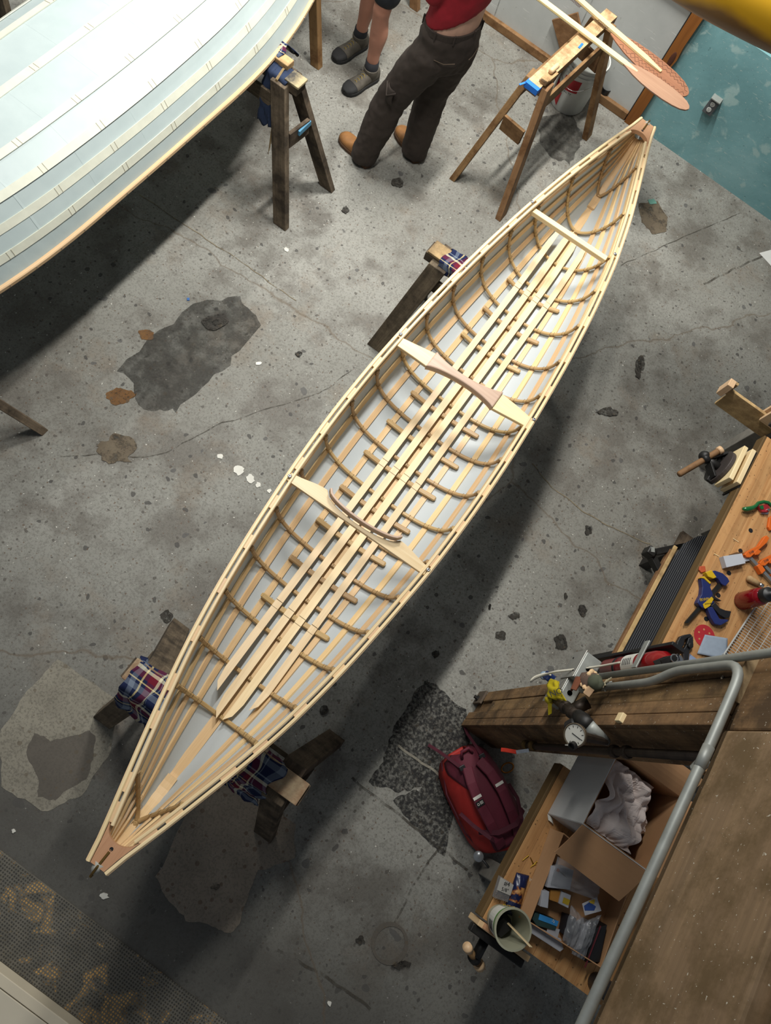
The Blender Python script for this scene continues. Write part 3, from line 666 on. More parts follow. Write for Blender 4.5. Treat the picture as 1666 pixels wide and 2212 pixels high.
# ------------------------------------------------------------------ sawhorses
def sawhorse(label, p0, p1, tw, th, feet, m, lw=.085, lt=.04, cap=None, rails=True, inset=.10, gus=True, along=None, legm=None):
    p0, p1 = V(p0), V(p1); c = (p0+p1)/2; t = thing('sawhorse', label, 'sawhorse', (c.x, c.y, 0))
    d = (p1-p0).normalized(); nn = V((-d.y, d.x, 0)); z = p0.z
    MB().beam(p0-V((0, 0, th/2)), p1-V((0, 0, th/2)), tw, th).build('top_beam', m, t, bevel=.004)
    if cap: MB().beam(p0+V((0, 0, .008))+d*.01, p1+V((0, 0, .008))-d*.01, tw*1.04, .016).build('worn_cap', cap, t, bevel=.003)
    for i, f in enumerate(feet):
        f = V(f); e = p0+d*inset if (f-p0).length < (f-p1).length else p1-d*inset; sd = 1 if (f-e).dot(nn) > 0 else -1
        top = e+nn*sd*(tw/2+lt*.35)-V((0, 0, .012)); dx = abs(d.x) > .7
        MB().leg((f.x, f.y, 0), top, lw if dx else lt, lt if dx else lw).build('leg', legm or m, t, bevel=.003)
    if rails:
        for e, s in ((p0, 1), (p1, -1)):
            fs = [V(f) for f in feet if (V(f)-e).length == min((V(f)-q).length for q in (p0, p1))]
            if len(fs) == 2:
                a, b2 = [fv.lerp(e+d*inset*s, .62) for fv in fs]; a.z = b2.z = z*.62
                MB().beam(a-d*s*.03, b2-d*s*.03, .022, .10).build('end_brace', m, t, bevel=.002)
    if gus:
        for s in (-1, 1): MB().beam(p0+d*.06+nn*s*(tw/2+.035)-V((0, 0, th+.08)), p1-d*.06+nn*s*(tw/2+.035)-V((0, 0, th+.08)), .02, .09).build('side_rail', m, t, bevel=.002)
    return t
WORN = wood('worn_edge_wood', '#9c8258', '#c0a577', .8, gv=30, dirt='#4b3a28', dirt_amt=.7)
WORNR = wood('chipped_red_wood', '#5e3b2c', '#8a6a4c', .8, gv=30, dirt='#b3a080', dirt_amt=.5)
BLUET = plain('blue_tape', '#1f74d6', .55); BLUEP = plain('faded_blue_paint', '#4f88a6', .6)
s1 = sawhorse('dark weathered sawhorse under the near right edge of the upturned white boat', (-1.765, 2.745, .80), (-2.95, 2.745, .80), .085, .05, [(-1.668, 2.5, 0), (-1.625, 2.94, 0), (-2.95, 2.5, 0), (-2.95, 2.95, 0)], W_SAWD, .095, .042)
MB().box((-1.80, 2.745, .8075), (.09, .088, .015)).build('chipped_paint_end', wood('chipped_black_paint', '#2b2a2a', '#4a4640', .7, dirt='#b5a57e', dirt_amt=.45), s1, bevel=.003)
MB().box((-1.735, 2.77, .52), (.012, .11, .03)).build('blue_paint_edge', BLUEP, s1)
s2 = sawhorse('brown sawhorse carrying the two paddles beside the white bucket', (-.836, 3.735, .785), (-.765, 4.66, .785), .088, .045, [(-1.046, 3.625, 0), (-.63, 3.575, 0), (-.511, 4.646, 0), (-.97, 4.74, 0)], W_SAWB, .088, .042)
MB().beam((-.834, 3.76, .786), (-.766, 4.65, .786), .086, .004).build('stained_top', wood('glue_stained_wood', '#b3946a', '#cdb48c', .7, gv=25, dirt='#8a6a45', dirt_amt=.35), s2)
MB().beam((-.837, 3.731, .770), (-.834, 3.775, .770), .092, .034).build('blue_tape', BLUET, s2)
MB().beam((-.90, 3.70, .775), (-.875, 3.745, .782), .012, .003).build('blue_tape', BLUET, s2)
s3 = sawhorse('dark battered sawhorse under the far half of the cedar canoe', (-.695, 2.44, .725), (.20, 2.44, .725), .088, .06, [(-.72, 2.19, 0), (-.72, 2.69, 0), (.17, 2.19, 0), (.17, 2.69, 0)], W_SAWD, .10, .045, cap=WORN)
s4 = sawhorse('dark battered sawhorse with chipped ends under the near end of the cedar canoe', (-.525, -.085, .715), (.352, -.085, .715), .092, .06, [(-.575, -.36, 0), (-.575, .19, 0), (.375, -.345, 0), (.40, .20, 0)], W_SAWD, .10, .045, cap=WORNR)
f = U(683, 141); s5 = sawhorse('brown sawhorse standing behind the bow of the upturned white boat', (-2.37, 3.88, .735), (-3.0, 3.88, .735), .085, .05, [(-2.28, 3.715, 0), (-2.66, 4.12, 0), (-2.95, 3.72, 0), (-2.95, 4.1, 0)], W_SAWB, .07, .05, rails=False, gus=False)
s6 = sawhorse('dark sawhorse at the left edge with one splayed foot showing', (-1.99, .36, .772), (-2.95, .36, .772), .085, .05, [(-1.81, .585, 0), (-1.86, .12, 0), (-2.95, .58, 0), (-2.95, .12, 0)], W_SAWD, .05, .045, rails=False, gus=False)
s7 = sawhorse('dark sawhorse half hidden behind the upturned white boat', (-3.62, 2.55, .80), (-4.35, 2.55, .80), .085, .05, [(-3.70, 2.42, 0), (-3.72, 2.86, 0), (-4.4, 2.42, 0), (-4.4, 2.86, 0)], W_SAWD, .095, .042, rails=False)
s8 = sawhorse('brown sawhorse by the white panel with one foot showing between the two people', (-2.25, 4.86, .75), (-3.2, 4.86, .75), .085, .05, [(-2.10, 4.70, 0), (-2.13, 4.955, 0), (-3.2, 4.70, 0), (-3.2, 4.955, 0)], W_SAWB, .07, .045, rails=False, gus=False)
# cloths over the sawhorses
def plaid_mat(name='plaid_cotton', k=7.0):
    t = NT(name); uv = t.n('SeparateXYZ', {0: t.map('UV', (k, k, 1))})
    st = [(0, '#1c2442'), (.20, '#6c7684'), (.36, '#1c2442'), (.44, '#d9c58a'), (.475, '#1c2442'), (.56, '#6b1c2c'), (.74, '#d8cfae'), (.82, '#1c2442'), (.9, '#7d8893'), (.94, '#1c2442')]
    cs = []
    for i in (0, 1):
        f = t.math('FRACT', uv.outputs[i]); r = t.n('ValToRGB', {'Fac': f}); r.color_ramp.interpolation = 'CONSTANT'; e = r.color_ramp.elements
        while len(e) < len(st): e.new(.5)
        for q, (p, c) in zip(e, st): q.position = p; q.color = srgb(c)
        cs.append(r.outputs[0])
    return t.out(t.mix(.5, cs[0], cs[1]), .9, 0, .15)
PLAID = plaid_mat(); NAVY = plain('navy_cotton', '#1d2b45', .9, 0, .2, 15)
def drape(name, label, cx0, cx1, cy, hw, ztop, l0, l1, m, rag=.03, cat='cloth', seed=0, lift=.004, flare=.22):
    def fn(u, v):
        x = lerp(cx0, cx1, v); s = lerp(-l0-hw, l1+hw, u)
        e = rag*mnoise.noise(V((v*5, seed, 0)))
        if abs(s) < hw: y, z = s, lift
        else:
            k = (abs(s)-hw)*(1+e*6); y = math.copysign(hw+.006+flare*k, s); z = lift-k*.97
        w = mnoise.noise(V((x*22, s*16, seed)))*.010+mnoise.noise(V((x*60, s*50, seed)))*.003
        return V((x+rag*mnoise.noise(V((s*14, v*3, seed+5)))+w*.6, cy+y+(w if abs(s) > hw else 0), ztop+z+abs(w)*.7))
    return MB().grid(fn, 34, 18, (l0+l1+2*hw)*1, abs(cx1-cx0)).build(name, m, smooth=True, solid=.002, soff=1, label=label, cat=cat, loc=((cx0+cx1)/2, cy, ztop))
drape('plaid_cloth', 'crumpled navy plaid cloth padding the left end of the near canoe sawhorse', -.50, -.27, -.10, .05, .731, .16, .05, PLAID, seed=1, flare=.5)
drape('plaid_cloth', 'navy plaid cloth hanging at the right end of the near canoe sawhorse', .02, .22, -.10, .05, .731, .24, .05, PLAID, seed=4, flare=.35)
drape('plaid_cloth', 'small plaid cloth on the far canoe sawhorse under the gunwale', -.60, -.44, 2.44, .05, .741, .06, .05, PLAID, seed=8)
drape('plaid_cloth', 'plaid cloth bunched under the edge of the upturned white boat', -2.10, -1.93, 2.83, .045, .835, .04, .09, PLAID, seed=6, flare=.6)
MB().box((-1.98, 2.79, .818), (.22, .06, .035)).build('wood_scrap', W_RAW, label='tan wood scrap lying on the dark sawhorse under the plaid cloth', cat='wood block', bevel=.004)
nv = drape('navy_cloth', 'dark navy cloth tied over the end of the weathered sawhorse', -1.97, -1.83, 2.745, .046, .803, .30, .06, NAVY, seed=2, flare=.2)
tw_ = MB()
for k in range(4):
    tw_.tube([V((-1.90+.004*k, 2.80, .79)), V((-1.89+.003*k, 2.745, .818)), V((-1.885+.004*k, 2.68, .80)), V((-1.88, 2.66+.002*k, .70)), V((-1.86, 2.63, .58)), V((-1.84-.006*k, 2.60, .45-.03*k))], .0016, 5)
tw_.build('twine', plain('jute_twine', '#8c7650', .9), label='loose twine tied round the navy cloth on the sawhorse', cat='twine')
# ------------------------------------------------------------------ paddles, bucket and things on the brown sawhorse
W_PADS = wood('pale_paddle_shaft', '#e0c68b', '#f0dda8', .35); W_BLADE = wood('rosewood_blade', '#97705a', '#b08b72', .35, gv=45); W_BLADE2 = wood('dark_rose_blade', '#855840', '#9f6f54', .4, gv=45)
def blade(name, p0, p1, prof, th, m, par, up=(0, 0, 1)):
    M = mat4(p0, p1-p0, up); L = (p1-p0).length
    poly = [(x*L, w) for x, w in prof]+[(x*L, -w) for x, w in prof[::-1]]
    return MB().prism(poly, -th/2, th/2, M).build(name, m, par, bevel=.0025)
pd = thing('canoe_paddle', 'paddle with pale shaft and plain rosy blade on the sawhorse', 'paddle', (-.9, 4.33, .79))
a, b, c = V((-1.75, 4.365, .815)), V((-.50, 4.302, .815)), V((-.02, 4.262, .835))
MB().strip([a, a.lerp(b, .5), b, b.lerp(c, .2)], .036, .028, (0, 0, 1), r=.009, scales=[1, 1, 1, .45]).build('shaft', W_PADS, pd, smooth=False)
blade('blade', b.lerp(c, -.02), c, [(0, .014), (.08, .026), (.2, .045), (.35, .060), (.5, .067), (.68, .066), (.82, .058), (.92, .044), (.98, .024), (1, .004)], .010, W_BLADE, pd)
pd2 = thing('canoe_paddle', 'paddle with a dark blade burnt with zigzag lines on the sawhorse', 'paddle', (-.9, 4.47, .79))
a, b, c, e = V((-1.75, 4.66, .815)), V((-.80, 4.502, .815)), V((-.29, 4.415, .822)), V((-.075, 4.385, .815))
MB().strip([a, b, c.lerp(b, .25), c], .034, .03, (0, 0, 1), r=.009, scales=[1, 1, 1, .5]).build('shaft', W_PADS, pd2)
q0 = V((-.68, 4.478, .803))
blade('blade', q0, e, [(0, .02), (.1, .045), (.25, .072), (.42, .088), (.6, .094), (.75, .09), (.87, .076), (.95, .052), (.99, .025), (1, .006)], .009, W_BLADE2, pd2)
BURN = plain('burnt_line', '#3a1f14', .8); M = mat4(q0, e-q0); L = (e-q0).length; zz = MB()
for sgn in (-1, 1):
    for lane, (x0, x1) in enumerate(((.15, .93), (.3, .97))):
        pts = []; n = 26
        for i in range(n+1):
            x = lerp(x0, x1, i/n); wmax = interp([(0, .02), (.25, .072), (.42, .088), (.6, .094), (.75, .09), (.87, .076), (.95, .052), (1, .01)], x)[0]
            y = wmax*(.83 if lane == 0 else .5)-(.016 if i % 2 else -.004)*random.uniform(.5, 1.3); pts.append(M @ V((x*L, sgn*y, .0048)))
        zz.strip(pts, .0028, .0008, (0, 0, 1))
zz.build('burnt_zigzag', BURN, pd2, kind='stuff')
bm_ = MB()
for px in ((1302, 52), (1243, 5)):                # burnt lattice bands round the shaft
    p = U(*px, .834); d_ = V((.985, -.17, 0)); n_ = V((.17, .985, 0))
    for k in range(7):
        for s_ in (-1, 1): bm_.beam(p+d_*(.012*k-.04)-n_*(.013*s_), p+d_*(.012*k-.028)+n_*(.013*s_), .0022, .0012)
bm_.build('burnt_lattice', BURN, pd2, kind='stuff')
# small shaped pieces resting on the sawhorse top
pb = thing('wood_offcut', 'small stepped wood offcut on the near end of the brown sawhorse', 'wood block', (-.80, 3.86, .787))
MB().beam((-.80, 3.79, .798), (-.785, 3.92, .798), .05, .02).build('base', W_RAW, pb, bevel=.003)
MB().beam((-.817, 3.80, .815), (-.772, 3.803, .815), .03, .016).build('step', W_RAW, pb, bevel=.004)
MB().tube([V((-.80, 3.865, .824)), V((-.799, 3.872, .824)), V((-.793, 3.94, .824)), V((-.792, 3.947, .824))], [.012, .016, .016, .012], 14).build('wooden_dowel', W_GUN2, label='short rounded wooden dowel lying on the stepped offcut', cat='dowel', smooth=True)
MB().box((-.775, 4.24, .7905), (.014, .05, .003)).build('tape_scrap', BLUET, label='small strip of blue tape on the sawhorse beside the paddle shaft', cat='tape')
bk = thing('bucket', 'white plastic bucket with red printed logo beside the white panel', 'bucket', (-.79, 4.815, 0))
BW = plain('white_bucket_plastic', '#c6c8c2', .4, 0, .05, 8); o = V((-.79, 4.815, 0))
bb = MB().lathe([(0, .004), (.120, .004), (.126, 0), (.132, .01), (.148, .30), (.156, .30), (.156, .315), (.150, .317), (.150, .332), (.158, .333), (.158, .345), (.151, .347), (.151, .362), (.157, .364), (.157, .374), (.147, .374), (.145, .34), (.128, .02), (0, .02)], o, n=40).build('pail', BW, bk, smooth=True)
autosmooth(bb, 35)
REDP = plain('red_print', '#a3151f', .5)
def decal(name, a0, a1, z0, z1, rfun, o, m, par, n=10, taper=0):
    def fn(u, v):
        a = lerp(a0, a1, u); z = lerp(z0, z1, v)+taper*(u-.5); r = rfun(z)+.0012; return V((o.x+r*math.cos(a), o.y+r*math.sin(a), z))
    return MB().grid(fn, n, 4).build(name, m, par, solid=.0006)
rf = lambda z: .1315+.0165*(z-.01)/.29
decal('red_logo', -2.05, -1.15, .18, .275, rf, o, REDP, bk, taper=.02); decal('red_logo', -2.45, -1.85, .06, .165, rf, o, REDP, bk, taper=-.06)
DGR = plain('dark_print', '#3a3a3c', .6)
for i, ch in enumerate('UNITY'):
    a_ = -1.80+i*.095; p = V((o.x+(rf(.165)+.001)*math.cos(a_), o.y+(rf(.165)+.001)*math.sin(a_), .165)); tx = V((-math.sin(a_), math.cos(a_), 0)); nz = V((math.cos(a_), math.sin(a_), 0))
    text('lettering', ch, .022, Matrix(((tx.x, 0, nz.x, p.x), (tx.y, 0, nz.y, p.y), (0, 1, 0, p.z), (0, 0, 0, 1))), DGR, bk)
hp = [V((o.x+.160*math.cos(a_), o.y+.160*math.sin(a_), .31-.10*math.sin((a_+PI)*1.0)**2 if 1 else 0)) for a_ in [lerp(-PI, 0, i/20) for i in range(21)]]
MB().tube(hp, .0022, 6).build('wire_handle', STEEL, bk)
cp = thing('black_cup', 'small black cup on the floor behind the sawhorse leg', 'cup', U(1298, 214)); o = U(1298, 214)
c_ = MB().lathe([(0, .002), (.030, .002), (.033, 0), (.038, .10), (.041, .10), (.041, .106), (.037, .106), (.031, .008), (0, .008)], o, n=24).build('cup_body', BLACKP, cp, smooth=True); autosmooth(c_)
MB().lathe([(.0352, .03), (.0365, .06)], o, n=24).build('cup_label', DGR, cp)
c4 = [onY(px, py, 5.0) for px, py in ((1193, 43), (1248, 27), (1261, 86), (1210, 104))]
ctr = sum(c4, V())/4
br = MB().prism([(p.x-ctr.x, p.z-ctr.z) for p in c4], 0, .018, Matrix(((1, 0, 0, ctr.x), (0, 0, -1, 5.012), (0, 1, 0, ctr.z), (0, 0, 0, 1)))).build('square_plaque', W_SAWB, label='tilted brown wooden square fixed to the white panel behind the bucket', cat='board', bevel=.002)
# scraps on the floor
for px, py, m, nm, lab in ((826, 139, P_WHITE, 'x', ''),): pass
sp = U(1170, 135); MB().tube([sp+V((0, 0, .004)), sp+V((.012, .03, .006)), sp+V((.02, .055, .004))], .003, 6).build('spring_shaving', W_GUN, label='small curled wood shaving on the floor by the baseboard', cat='shaving')
pa = [U(1640, 547), U(1666, 540), U(1700, 575), U(1666, 575)]
MB().prism([(p.x, p.y) for p in pa], .001, .003).build('paper_sheet', plain('white_paper', '#c9c8c2', .8, 0, .04), label='corner of white paper lying on the floor at the right edge', cat='paper')
# yellow hull hung by the back wall
def yh():
    t = NT('yellow_painted_hull'); o = t.map('Object'); uv = t.n('SeparateXYZ', {0: t.tc.outputs['UV']})
    f = t.math('ADD', uv.outputs[1], t.math('MULTIPLY', t.math('SUBTRACT', t.noise(o, 2.6, 3), .5), .55)); c = t.ramp(f, [(.30, '#6a4a1c'), (.40, '#b58a10'), (.9, '#c29416')])
    return t.out(c, .4, 0, .5)
yc = thing('yellow_hull', 'yellow and brown painted hull hanging in the upper right corner', 'boat', (.4, 3.7, 1.7))
A = U(1450, 0, 1.80); Bp = U(1666, 105, 1.80); dd = (Bp-A).normalized(); nrm = V((-dd.y, dd.x, 0)); A0 = A-dd*.35
def yfn(u, v):
    s = u*2.2; th = lerp(-PI*.5, PI*.62, v); w = math.sqrt(max(0, 1-((s-1.1)/1.12)**4)); c = A0+dd*s+nrm*.27
    return c-nrm*(.24*math.cos(th)*w)+V((0, 0, .20*math.sin(th)*w*.8+.05))
MB().grid(yfn, 30, 14).build('hull_shell', yh(), yc, smooth=True, solid=.012, soff=1)
for s in (.5, 1.8): p = A0+dd*s+nrm*.30; MB().tube([p+V((0, 0, .15)), p+V((0, 0, 1.4))], .006, 6).build('hanging_rope', plain('rope', '#b9ab88', .9), yc)
# ------------------------------------------------------------------ two people
def organic(mb, name, m, parent, voxel=.012, smooth_it=6, label=None, cat=None, loc=None, disp=0, dscale=.12):
    o = mb.build(name, m, parent, smooth=True, label=label, cat=cat, loc=loc)
    r = o.modifiers.new('remesh', 'REMESH'); r.mode = 'VOXEL'; r.voxel_size = voxel; r.use_smooth_shade = True
    s = o.modifiers.new('smooth', 'SMOOTH'); s.iterations = smooth_it; s.factor = .5
    if disp:
        tx = bpy.data.textures.new(name+'_folds', 'CLOUDS'); tx.noise_scale = dscale; tx.noise_depth = 2
        d = o.modifiers.new('folds', 'DISPLACE'); d.texture = tx; d.strength = disp; d.mid_level = .5; d.texture_coords = 'LOCAL'
    return o
SKN = plain('skin', '#cfa48c', .55, 0, .08, 9); SKN2 = plain('tanned_skin', '#a87660', .55, 0, .10, 9)
def limb(mb, pts, rs, n=14, ball=True):
    P = [V(p) for p in pts]; out = []; R = []
    for i in range(len(P)-1):
        for k in range(6): t = k/6; out.append(P[i].lerp(P[i+1], t)); R.append(lerp(rs[i], rs[i+1], sm(t)))
    out.append(P[-1]); R.append(rs[-1])
    mb.tube(out, R, n); mb.blob(P[0], (rs[0],)*3, n=12, m=8); (mb.blob(P[-1], (rs[-1],)*3, n=12, m=8) if ball else None)
def oval(mb, rings, ang, n=22):          # rings: (center, half width, half depth)
    prof = [(math.cos(2*PI*k/n), math.sin(2*PI*k/n)) for k in range(n)]
    rings2 = []
    for i in range(len(rings)-1):
        for k in range(5): t = k/5; rings2.append((V(rings[i][0]).lerp(V(rings[i+1][0]), t), lerp(rings[i][1], rings[i+1][1], sm(t)), lerp(rings[i][2], rings[i+1][2], sm(t))))
    rings2.append((V(rings[-1][0]), rings[-1][1], rings[-1][2]))
    lat = V((math.cos(ang), math.sin(ang), 0)); fw = V((-math.sin(ang), math.cos(ang), 0)); vs = []; fs = []; uvs = []
    for c, w, d in rings2:
        for a, b in prof: vs.append(c+lat*(a*w)+fw*(b*d))
    m = len(rings2)
    for i in range(m-1):
        for k in range(n): k2 = (k+1) % n; fs.append((i*n+k, i*n+k2, (i+1)*n+k2, (i+1)*n+k)); uvs.append([(0, 0)]*4)
    fs.append(tuple(range(n))[::-1]); uvs.append([(0, 0)]*n); fs.append(tuple((m-1)*n+k for k in range(n))); uvs.append([(0, 0)]*n)
    mb.add(vs, fs, uvs)
def hand(mb, w, d, down, side):         # relaxed hand: palm, four bent fingers and a thumb
    d = V(d).normalized(); x = V(side).normalized()
    n = d.cross(x).normalized(); mb.blob(w+d*.045, (.012, .012, .012), n=8, m=6)
    limb(mb, [w, w+d*.09], [.026, .032], 10)
    for i, (off, L) in enumerate(((-.027, .072), (-.009, .08), (.009, .076), (.027, .060))):
        a = w+d*.095+x*off; limb(mb, [a, a+d*L*.45+n*.006, a+d*L*.75+n*.022, a+d*L*.9+n*.040], [.0095, .009, .0085, .0075], 8)
    a = w+d*.03-x*.026; limb(mb, [a, a+d*.03-x*.026+n*.008, a+d*.062-x*.032+n*.014], [.012, .0105, .009], 8)
def head(mb, c, fw, neck):
    fw = V(fw).normalized(); lat = V((-fw.y, fw.x, 0)); M = Matrix(((fw.x, lat.x, 0), (fw.y, lat.y, 0), (0, 0, 1)))
    mb.blob(c, (.098, .078, .122), M, 18, 12, lambda d: 1-.10*max(0, -d.z)*(1-max(0, d.x)))
    mb.blob(c+fw*.035-V((0, 0, .07)), (.058, .05, .05), M, 14, 8)
    mb.blob(c+fw*.098-V((0, 0, .012)), (.018, .013, .024), M, 10, 8)
    for s in (-1, 1): mb.blob(c+lat*s*.078-V((0, 0, .008)), (.018, .008, .030), M, 10, 8)
    limb(mb, [neck, c-V((0, 0, .07))-fw*.012], [.062, .056])
def face(par, c, fw, hairm, long=False):
    fw = V(fw).normalized(); lat = V((-fw.y, fw.x, 0)); M = Matrix(((fw.x, lat.x, 0), (fw.y, lat.y, 0), (0, 0, 1)))
    ew = plain('eye_white', '#d8d4cc', .3) if 'eye_white' not in MATS else MATS['eye_white']
    for s in (-1, 1):
        e = MB().blob(c+fw*.083+lat*s*.031+V((0, 0, .010)), (.011, .014, .010), M, 12, 8).build('eye', ew, par, smooth=True)
        MB().blob(c+fw*.0925+lat*s*.031+V((0, 0, .010)), (.003, .005, .005), M, 10, 6).build('iris', BLACKP, e, smooth=True)
        MB().strip([c+fw*.090+lat*s*(.015+.032*k)+V((0, 0, .030-.006*abs(k-.4))) for k in (0, .35, .7, 1)], .006, .006, (0, 0, 1)).build('eyebrow', hairm, par)
    MB().strip([c+fw*(.094-.012*abs(k))+lat*k*.024-V((0, 0, .056)) for k in (-1, -.5, 0, .5, 1)], .007, .010, (0, 0, 1)).build('lips', plain('lip', '#8f5548', .5) if 'lip' not in MATS else MATS['lip'], par, smooth=True)
    MB().blob(c-fw*.014+V((0, 0, .024)), (.104, .087, .118), M, 20, 12, lambda d: 1+.03*mnoise.noise(d*4)-(.30*max(0, d.x-.25) if d.z < .75 else 0)-(.35*max(0, -d.z-.3))).build('hair', hairm, par, smooth=True)
def shoe(name, heel, toe, w, h, m, solem, par, ankle=None, collar=.0, lace=None, toem=None):
    heel, toe = V(heel), V(toe); L = (toe-heel).length; M = mat4(heel, toe-heel)
    W = [(0, .030), (.08, .036), (.25, .038), (.45, .040), (.62, .048), (.78, .050), (.9, .042), (.97, .026), (1, .008)]
    sc = w/.05
    pr = [(x*L, ww*sc*1.06+.002) for x, ww in W]; poly = [(-.006, .0)]+pr+[(a, -b) for a, b in pr[::-1]]
    so = MB().prism(poly, 0, .026, M).build('sole', solem, par, bevel=.005)
    H = [(0, h*.95), (.1, h), (.28, h*.98), (.40, h*.80), (.55, h*.60), (.75, h*.46), (.9, h*.36), (.97, h*.22), (1, .01)]
    def fn(u, v):
        x = u*L; a = PI*v; ww = interp(W, u)[0]*sc*.98; hh = interp(H, u)[0]; k = math.sin(a)
        return M @ V((x-.0, ww*math.copysign(abs(math.cos(a))**.75, math.cos(a)), .02+hh*k**.62))
    up = MB().grid(fn, 26, 16); o = up.build('upper', m, par, smooth=True, solid=.004)
    if toem:
        MB().grid(lambda u, v: M @ (lambda q: V((q[0], q[1], q[2])))((lambda x, a, uu: (x, (interp(W, uu)[0]*sc*1.0+.001)*math.copysign(abs(math.cos(a))**.75, math.cos(a)), .02+(interp(H, uu)[0]+.002)*math.sin(a)**.62))(lerp(.74, 1, u)*L, PI*v, lerp(.74, 1, u))), 10, 14).build('toe_cap', toem, par, smooth=True, solid=.003)
    if lace:
        for k in range(5):
            u = .34+.075*k; z = interp(H, u)[0]+.022; ww = .022
            MB().tube([M @ V((u*L, -ww, z-.010)), M @ V((u*L+.006, 0, z+.003)), M @ V((u*L+.012, ww, z-.010))], .0026, 6).build('lace', lace, par)
            MB().tube([M @ V((u*L, ww, z-.010)), M @ V((u*L+.006, 0, z+.004)), M @ V((u*L+.012, -ww, z-.010))], .0026, 6).build('lace', lace, par)
        MB().tube([M @ V((.30*L, 0, h+.012)), M @ V((.33*L, .03, h+.006)), M @ V((.36*L, .034, h-.01)), M @ V((.33*L, .012, h+.006)), M @ V((.32*L, -.02, h+.008)), M @ V((.36*L, -.04, h-.012))], .0028, 6).build('lace', lace, par)
    if ankle:
        c = V(ankle); MB().lathe([(.046, h*.55), (.050, h+.0), (.052, h+collar), (.049, h+collar+.008), (.044, h+collar), (.042, h*.6)], (c.x, c.y, 0), n=20).build('collar', m, par, smooth=True)
# --- the person in brown trousers
FW = V((-.90, .43, 0)).normalized(); LT = V((-FW.y, FW.x, 0)); ang = math.atan2(LT.y, LT.x)
hc = V((-1.325, 3.50, .93))
hL, hR = hc+LT*.09+V((0, 0, -.06)), hc-LT*.09+V((0, 0, -.06))
heL, toL = U(797, 362), U(735, 292); heR, toR = U(902, 352), U(858, 276)
heL.z = toL.z = heR.z = toR.z = 0
toL = heL+(toL-heL).normalized()*.295; toR = heR+(toR-heR).normalized()*.295
aL, aR = heL.lerp(toL, .26)+V((0, 0, .10)), heR.lerp(toR, .26)+V((0, 0, .10))
kL, kR = hL.lerp(aL, .5)+FW*.045, hR.lerp(aR, .5)+FW*.04
sh = hc+V((.035, .03, .47)); nk = sh+V((0.0, 0, .07)); hd = nk+FW*.03+V((0, 0, .155))
bd = MB()
for h_, k_, a_ in ((hL, kL, aL), (hR, kR, aR)):
    limb(bd, [h_, k_, k_.lerp(a_, .35), a_], [.080, .055, .056, .038]); 
for h_, t_ in ((aL, toL), (aR, toR)): limb(bd, [V((h_.x, h_.y, .045)), V((t_.x, t_.y, .034)).lerp(V((h_.x, h_.y, .034)), .45)], [.030, .016])
oval(bd, [(hc-V((0, 0, .10)), .12, .09), (hc, .158, .112), (hc+V((0, 0, .10)), .164, .114), (hc+V((.01, .01, .25)), .160, .108), (sh-V((0, 0, .04)), .165, .10), (sh+V((0, 0, .03)), .10, .07)], ang)
for s in (-1, 1):
    S_ = sh+LT*s*.185-V((0, 0, .02)); E_ = S_+LT*s*.03-V((0, 0, .22))+FW*.12; Wr = E_+FW*.12+V((0, 0, .18))-LT*s*.10
    limb(bd, [S_, E_, Wr], [.050, .040, .028]); hand(bd, Wr, (FW*.9-LT*s*.3-V((0, 0, .2))), 0, LT*s*-1)
head(bd, hd, FW, sh+V((0, 0, .02)))
p1 = organic(bd, 'person', SKN, None, .008, 5, 'person in a red shirt, brown work trousers and tan boots seen from behind', 'person', loc=(hc.x, hc.y, 0))
BRN = plain('brown_canvas', '#352c25', .85, 0, .12, 40, bump=.1); RED = plain('red_knit', '#8e1220', .85, 0, .10, 30)
tr = MB()
hemL, hemR = heL.lerp(toL, .22)+V((0, 0, .065)), heR.lerp(toR, .22)+V((0, 0, .065))
for h_, k_, a_ in ((hL, kL, hemL), (hR, kR, hemR)): limb(tr, [h_+V((0, 0, -.02)), k_, k_.lerp(a_, .6), a_, a_-V((0, 0, .04))], [.118, .099, .096, .090, .088], 18, False)
oval(tr, [(hc-V((0, 0, .16)), .15, .115), (hc-V((0, 0, .06)), .195, .135), (hc+V((0, 0, .03)), .188, .130), (hc+V((0, 0, .088)), .168, .116)], ang)
trs = organic(tr, 'work_trousers', BRN, p1, .010, 6, disp=.024, dscale=.09)
wb_ = []; 
for k in range(40): a_ = 2*PI*k/40; wb_.append(hc+V((0, 0, .078))+LT*(.171*math.cos(a_))+FW*(.119*math.sin(a_)))
MB().strip(wb_, .010, .034, (0, 0, 1), closed=True).build('waistband', BRN, trs)
for a_ in (-2.6, -1.95, -1.2, -.5, .6, 2.2):
    p = hc+V((0, 0, .078))+LT*(.178*math.cos(a_))+FW*(.126*math.sin(a_)); MB().box(p, (.012, .008, .05), Matrix.Rotation(ang+a_+PI/2, 3, 'Z')).build('belt_loop', BRN, trs)
for s, aa in ((1, -1.05), (-1, -2.1)):
    c0 = hc+LT*(.197*math.cos(aa))+FW*(.142*math.sin(aa))-V((0, 0, .045)); tn = V((-math.sin(aa)*LT.x+math.cos(aa)*FW.x, -math.sin(aa)*LT.y+math.cos(aa)*FW.y, 0)).normalized()
    MB().tube([c0-tn*.06+V((0, 0, .01)), c0+V((0, 0, -.004)), c0+tn*.06+V((0, 0, .012))], .0022, 6).build('pocket_seam', plain('seam_thread', '#57493a', .9) if 'seam_thread' not in MATS else MATS['seam_thread'], trs)
c0 = hL.lerp(kL, .62)+LT*.112-FW*.02
MB().grid(lambda u, v: c0+FW*(.07*(u-.5))+V((0, 0, -.10*v))+LT*(.012-.05*(u-.5)**2+.012*math.sin(PI*v)), 6, 8).build('utility_pocket', BRN, trs, smooth=True, solid=.004)
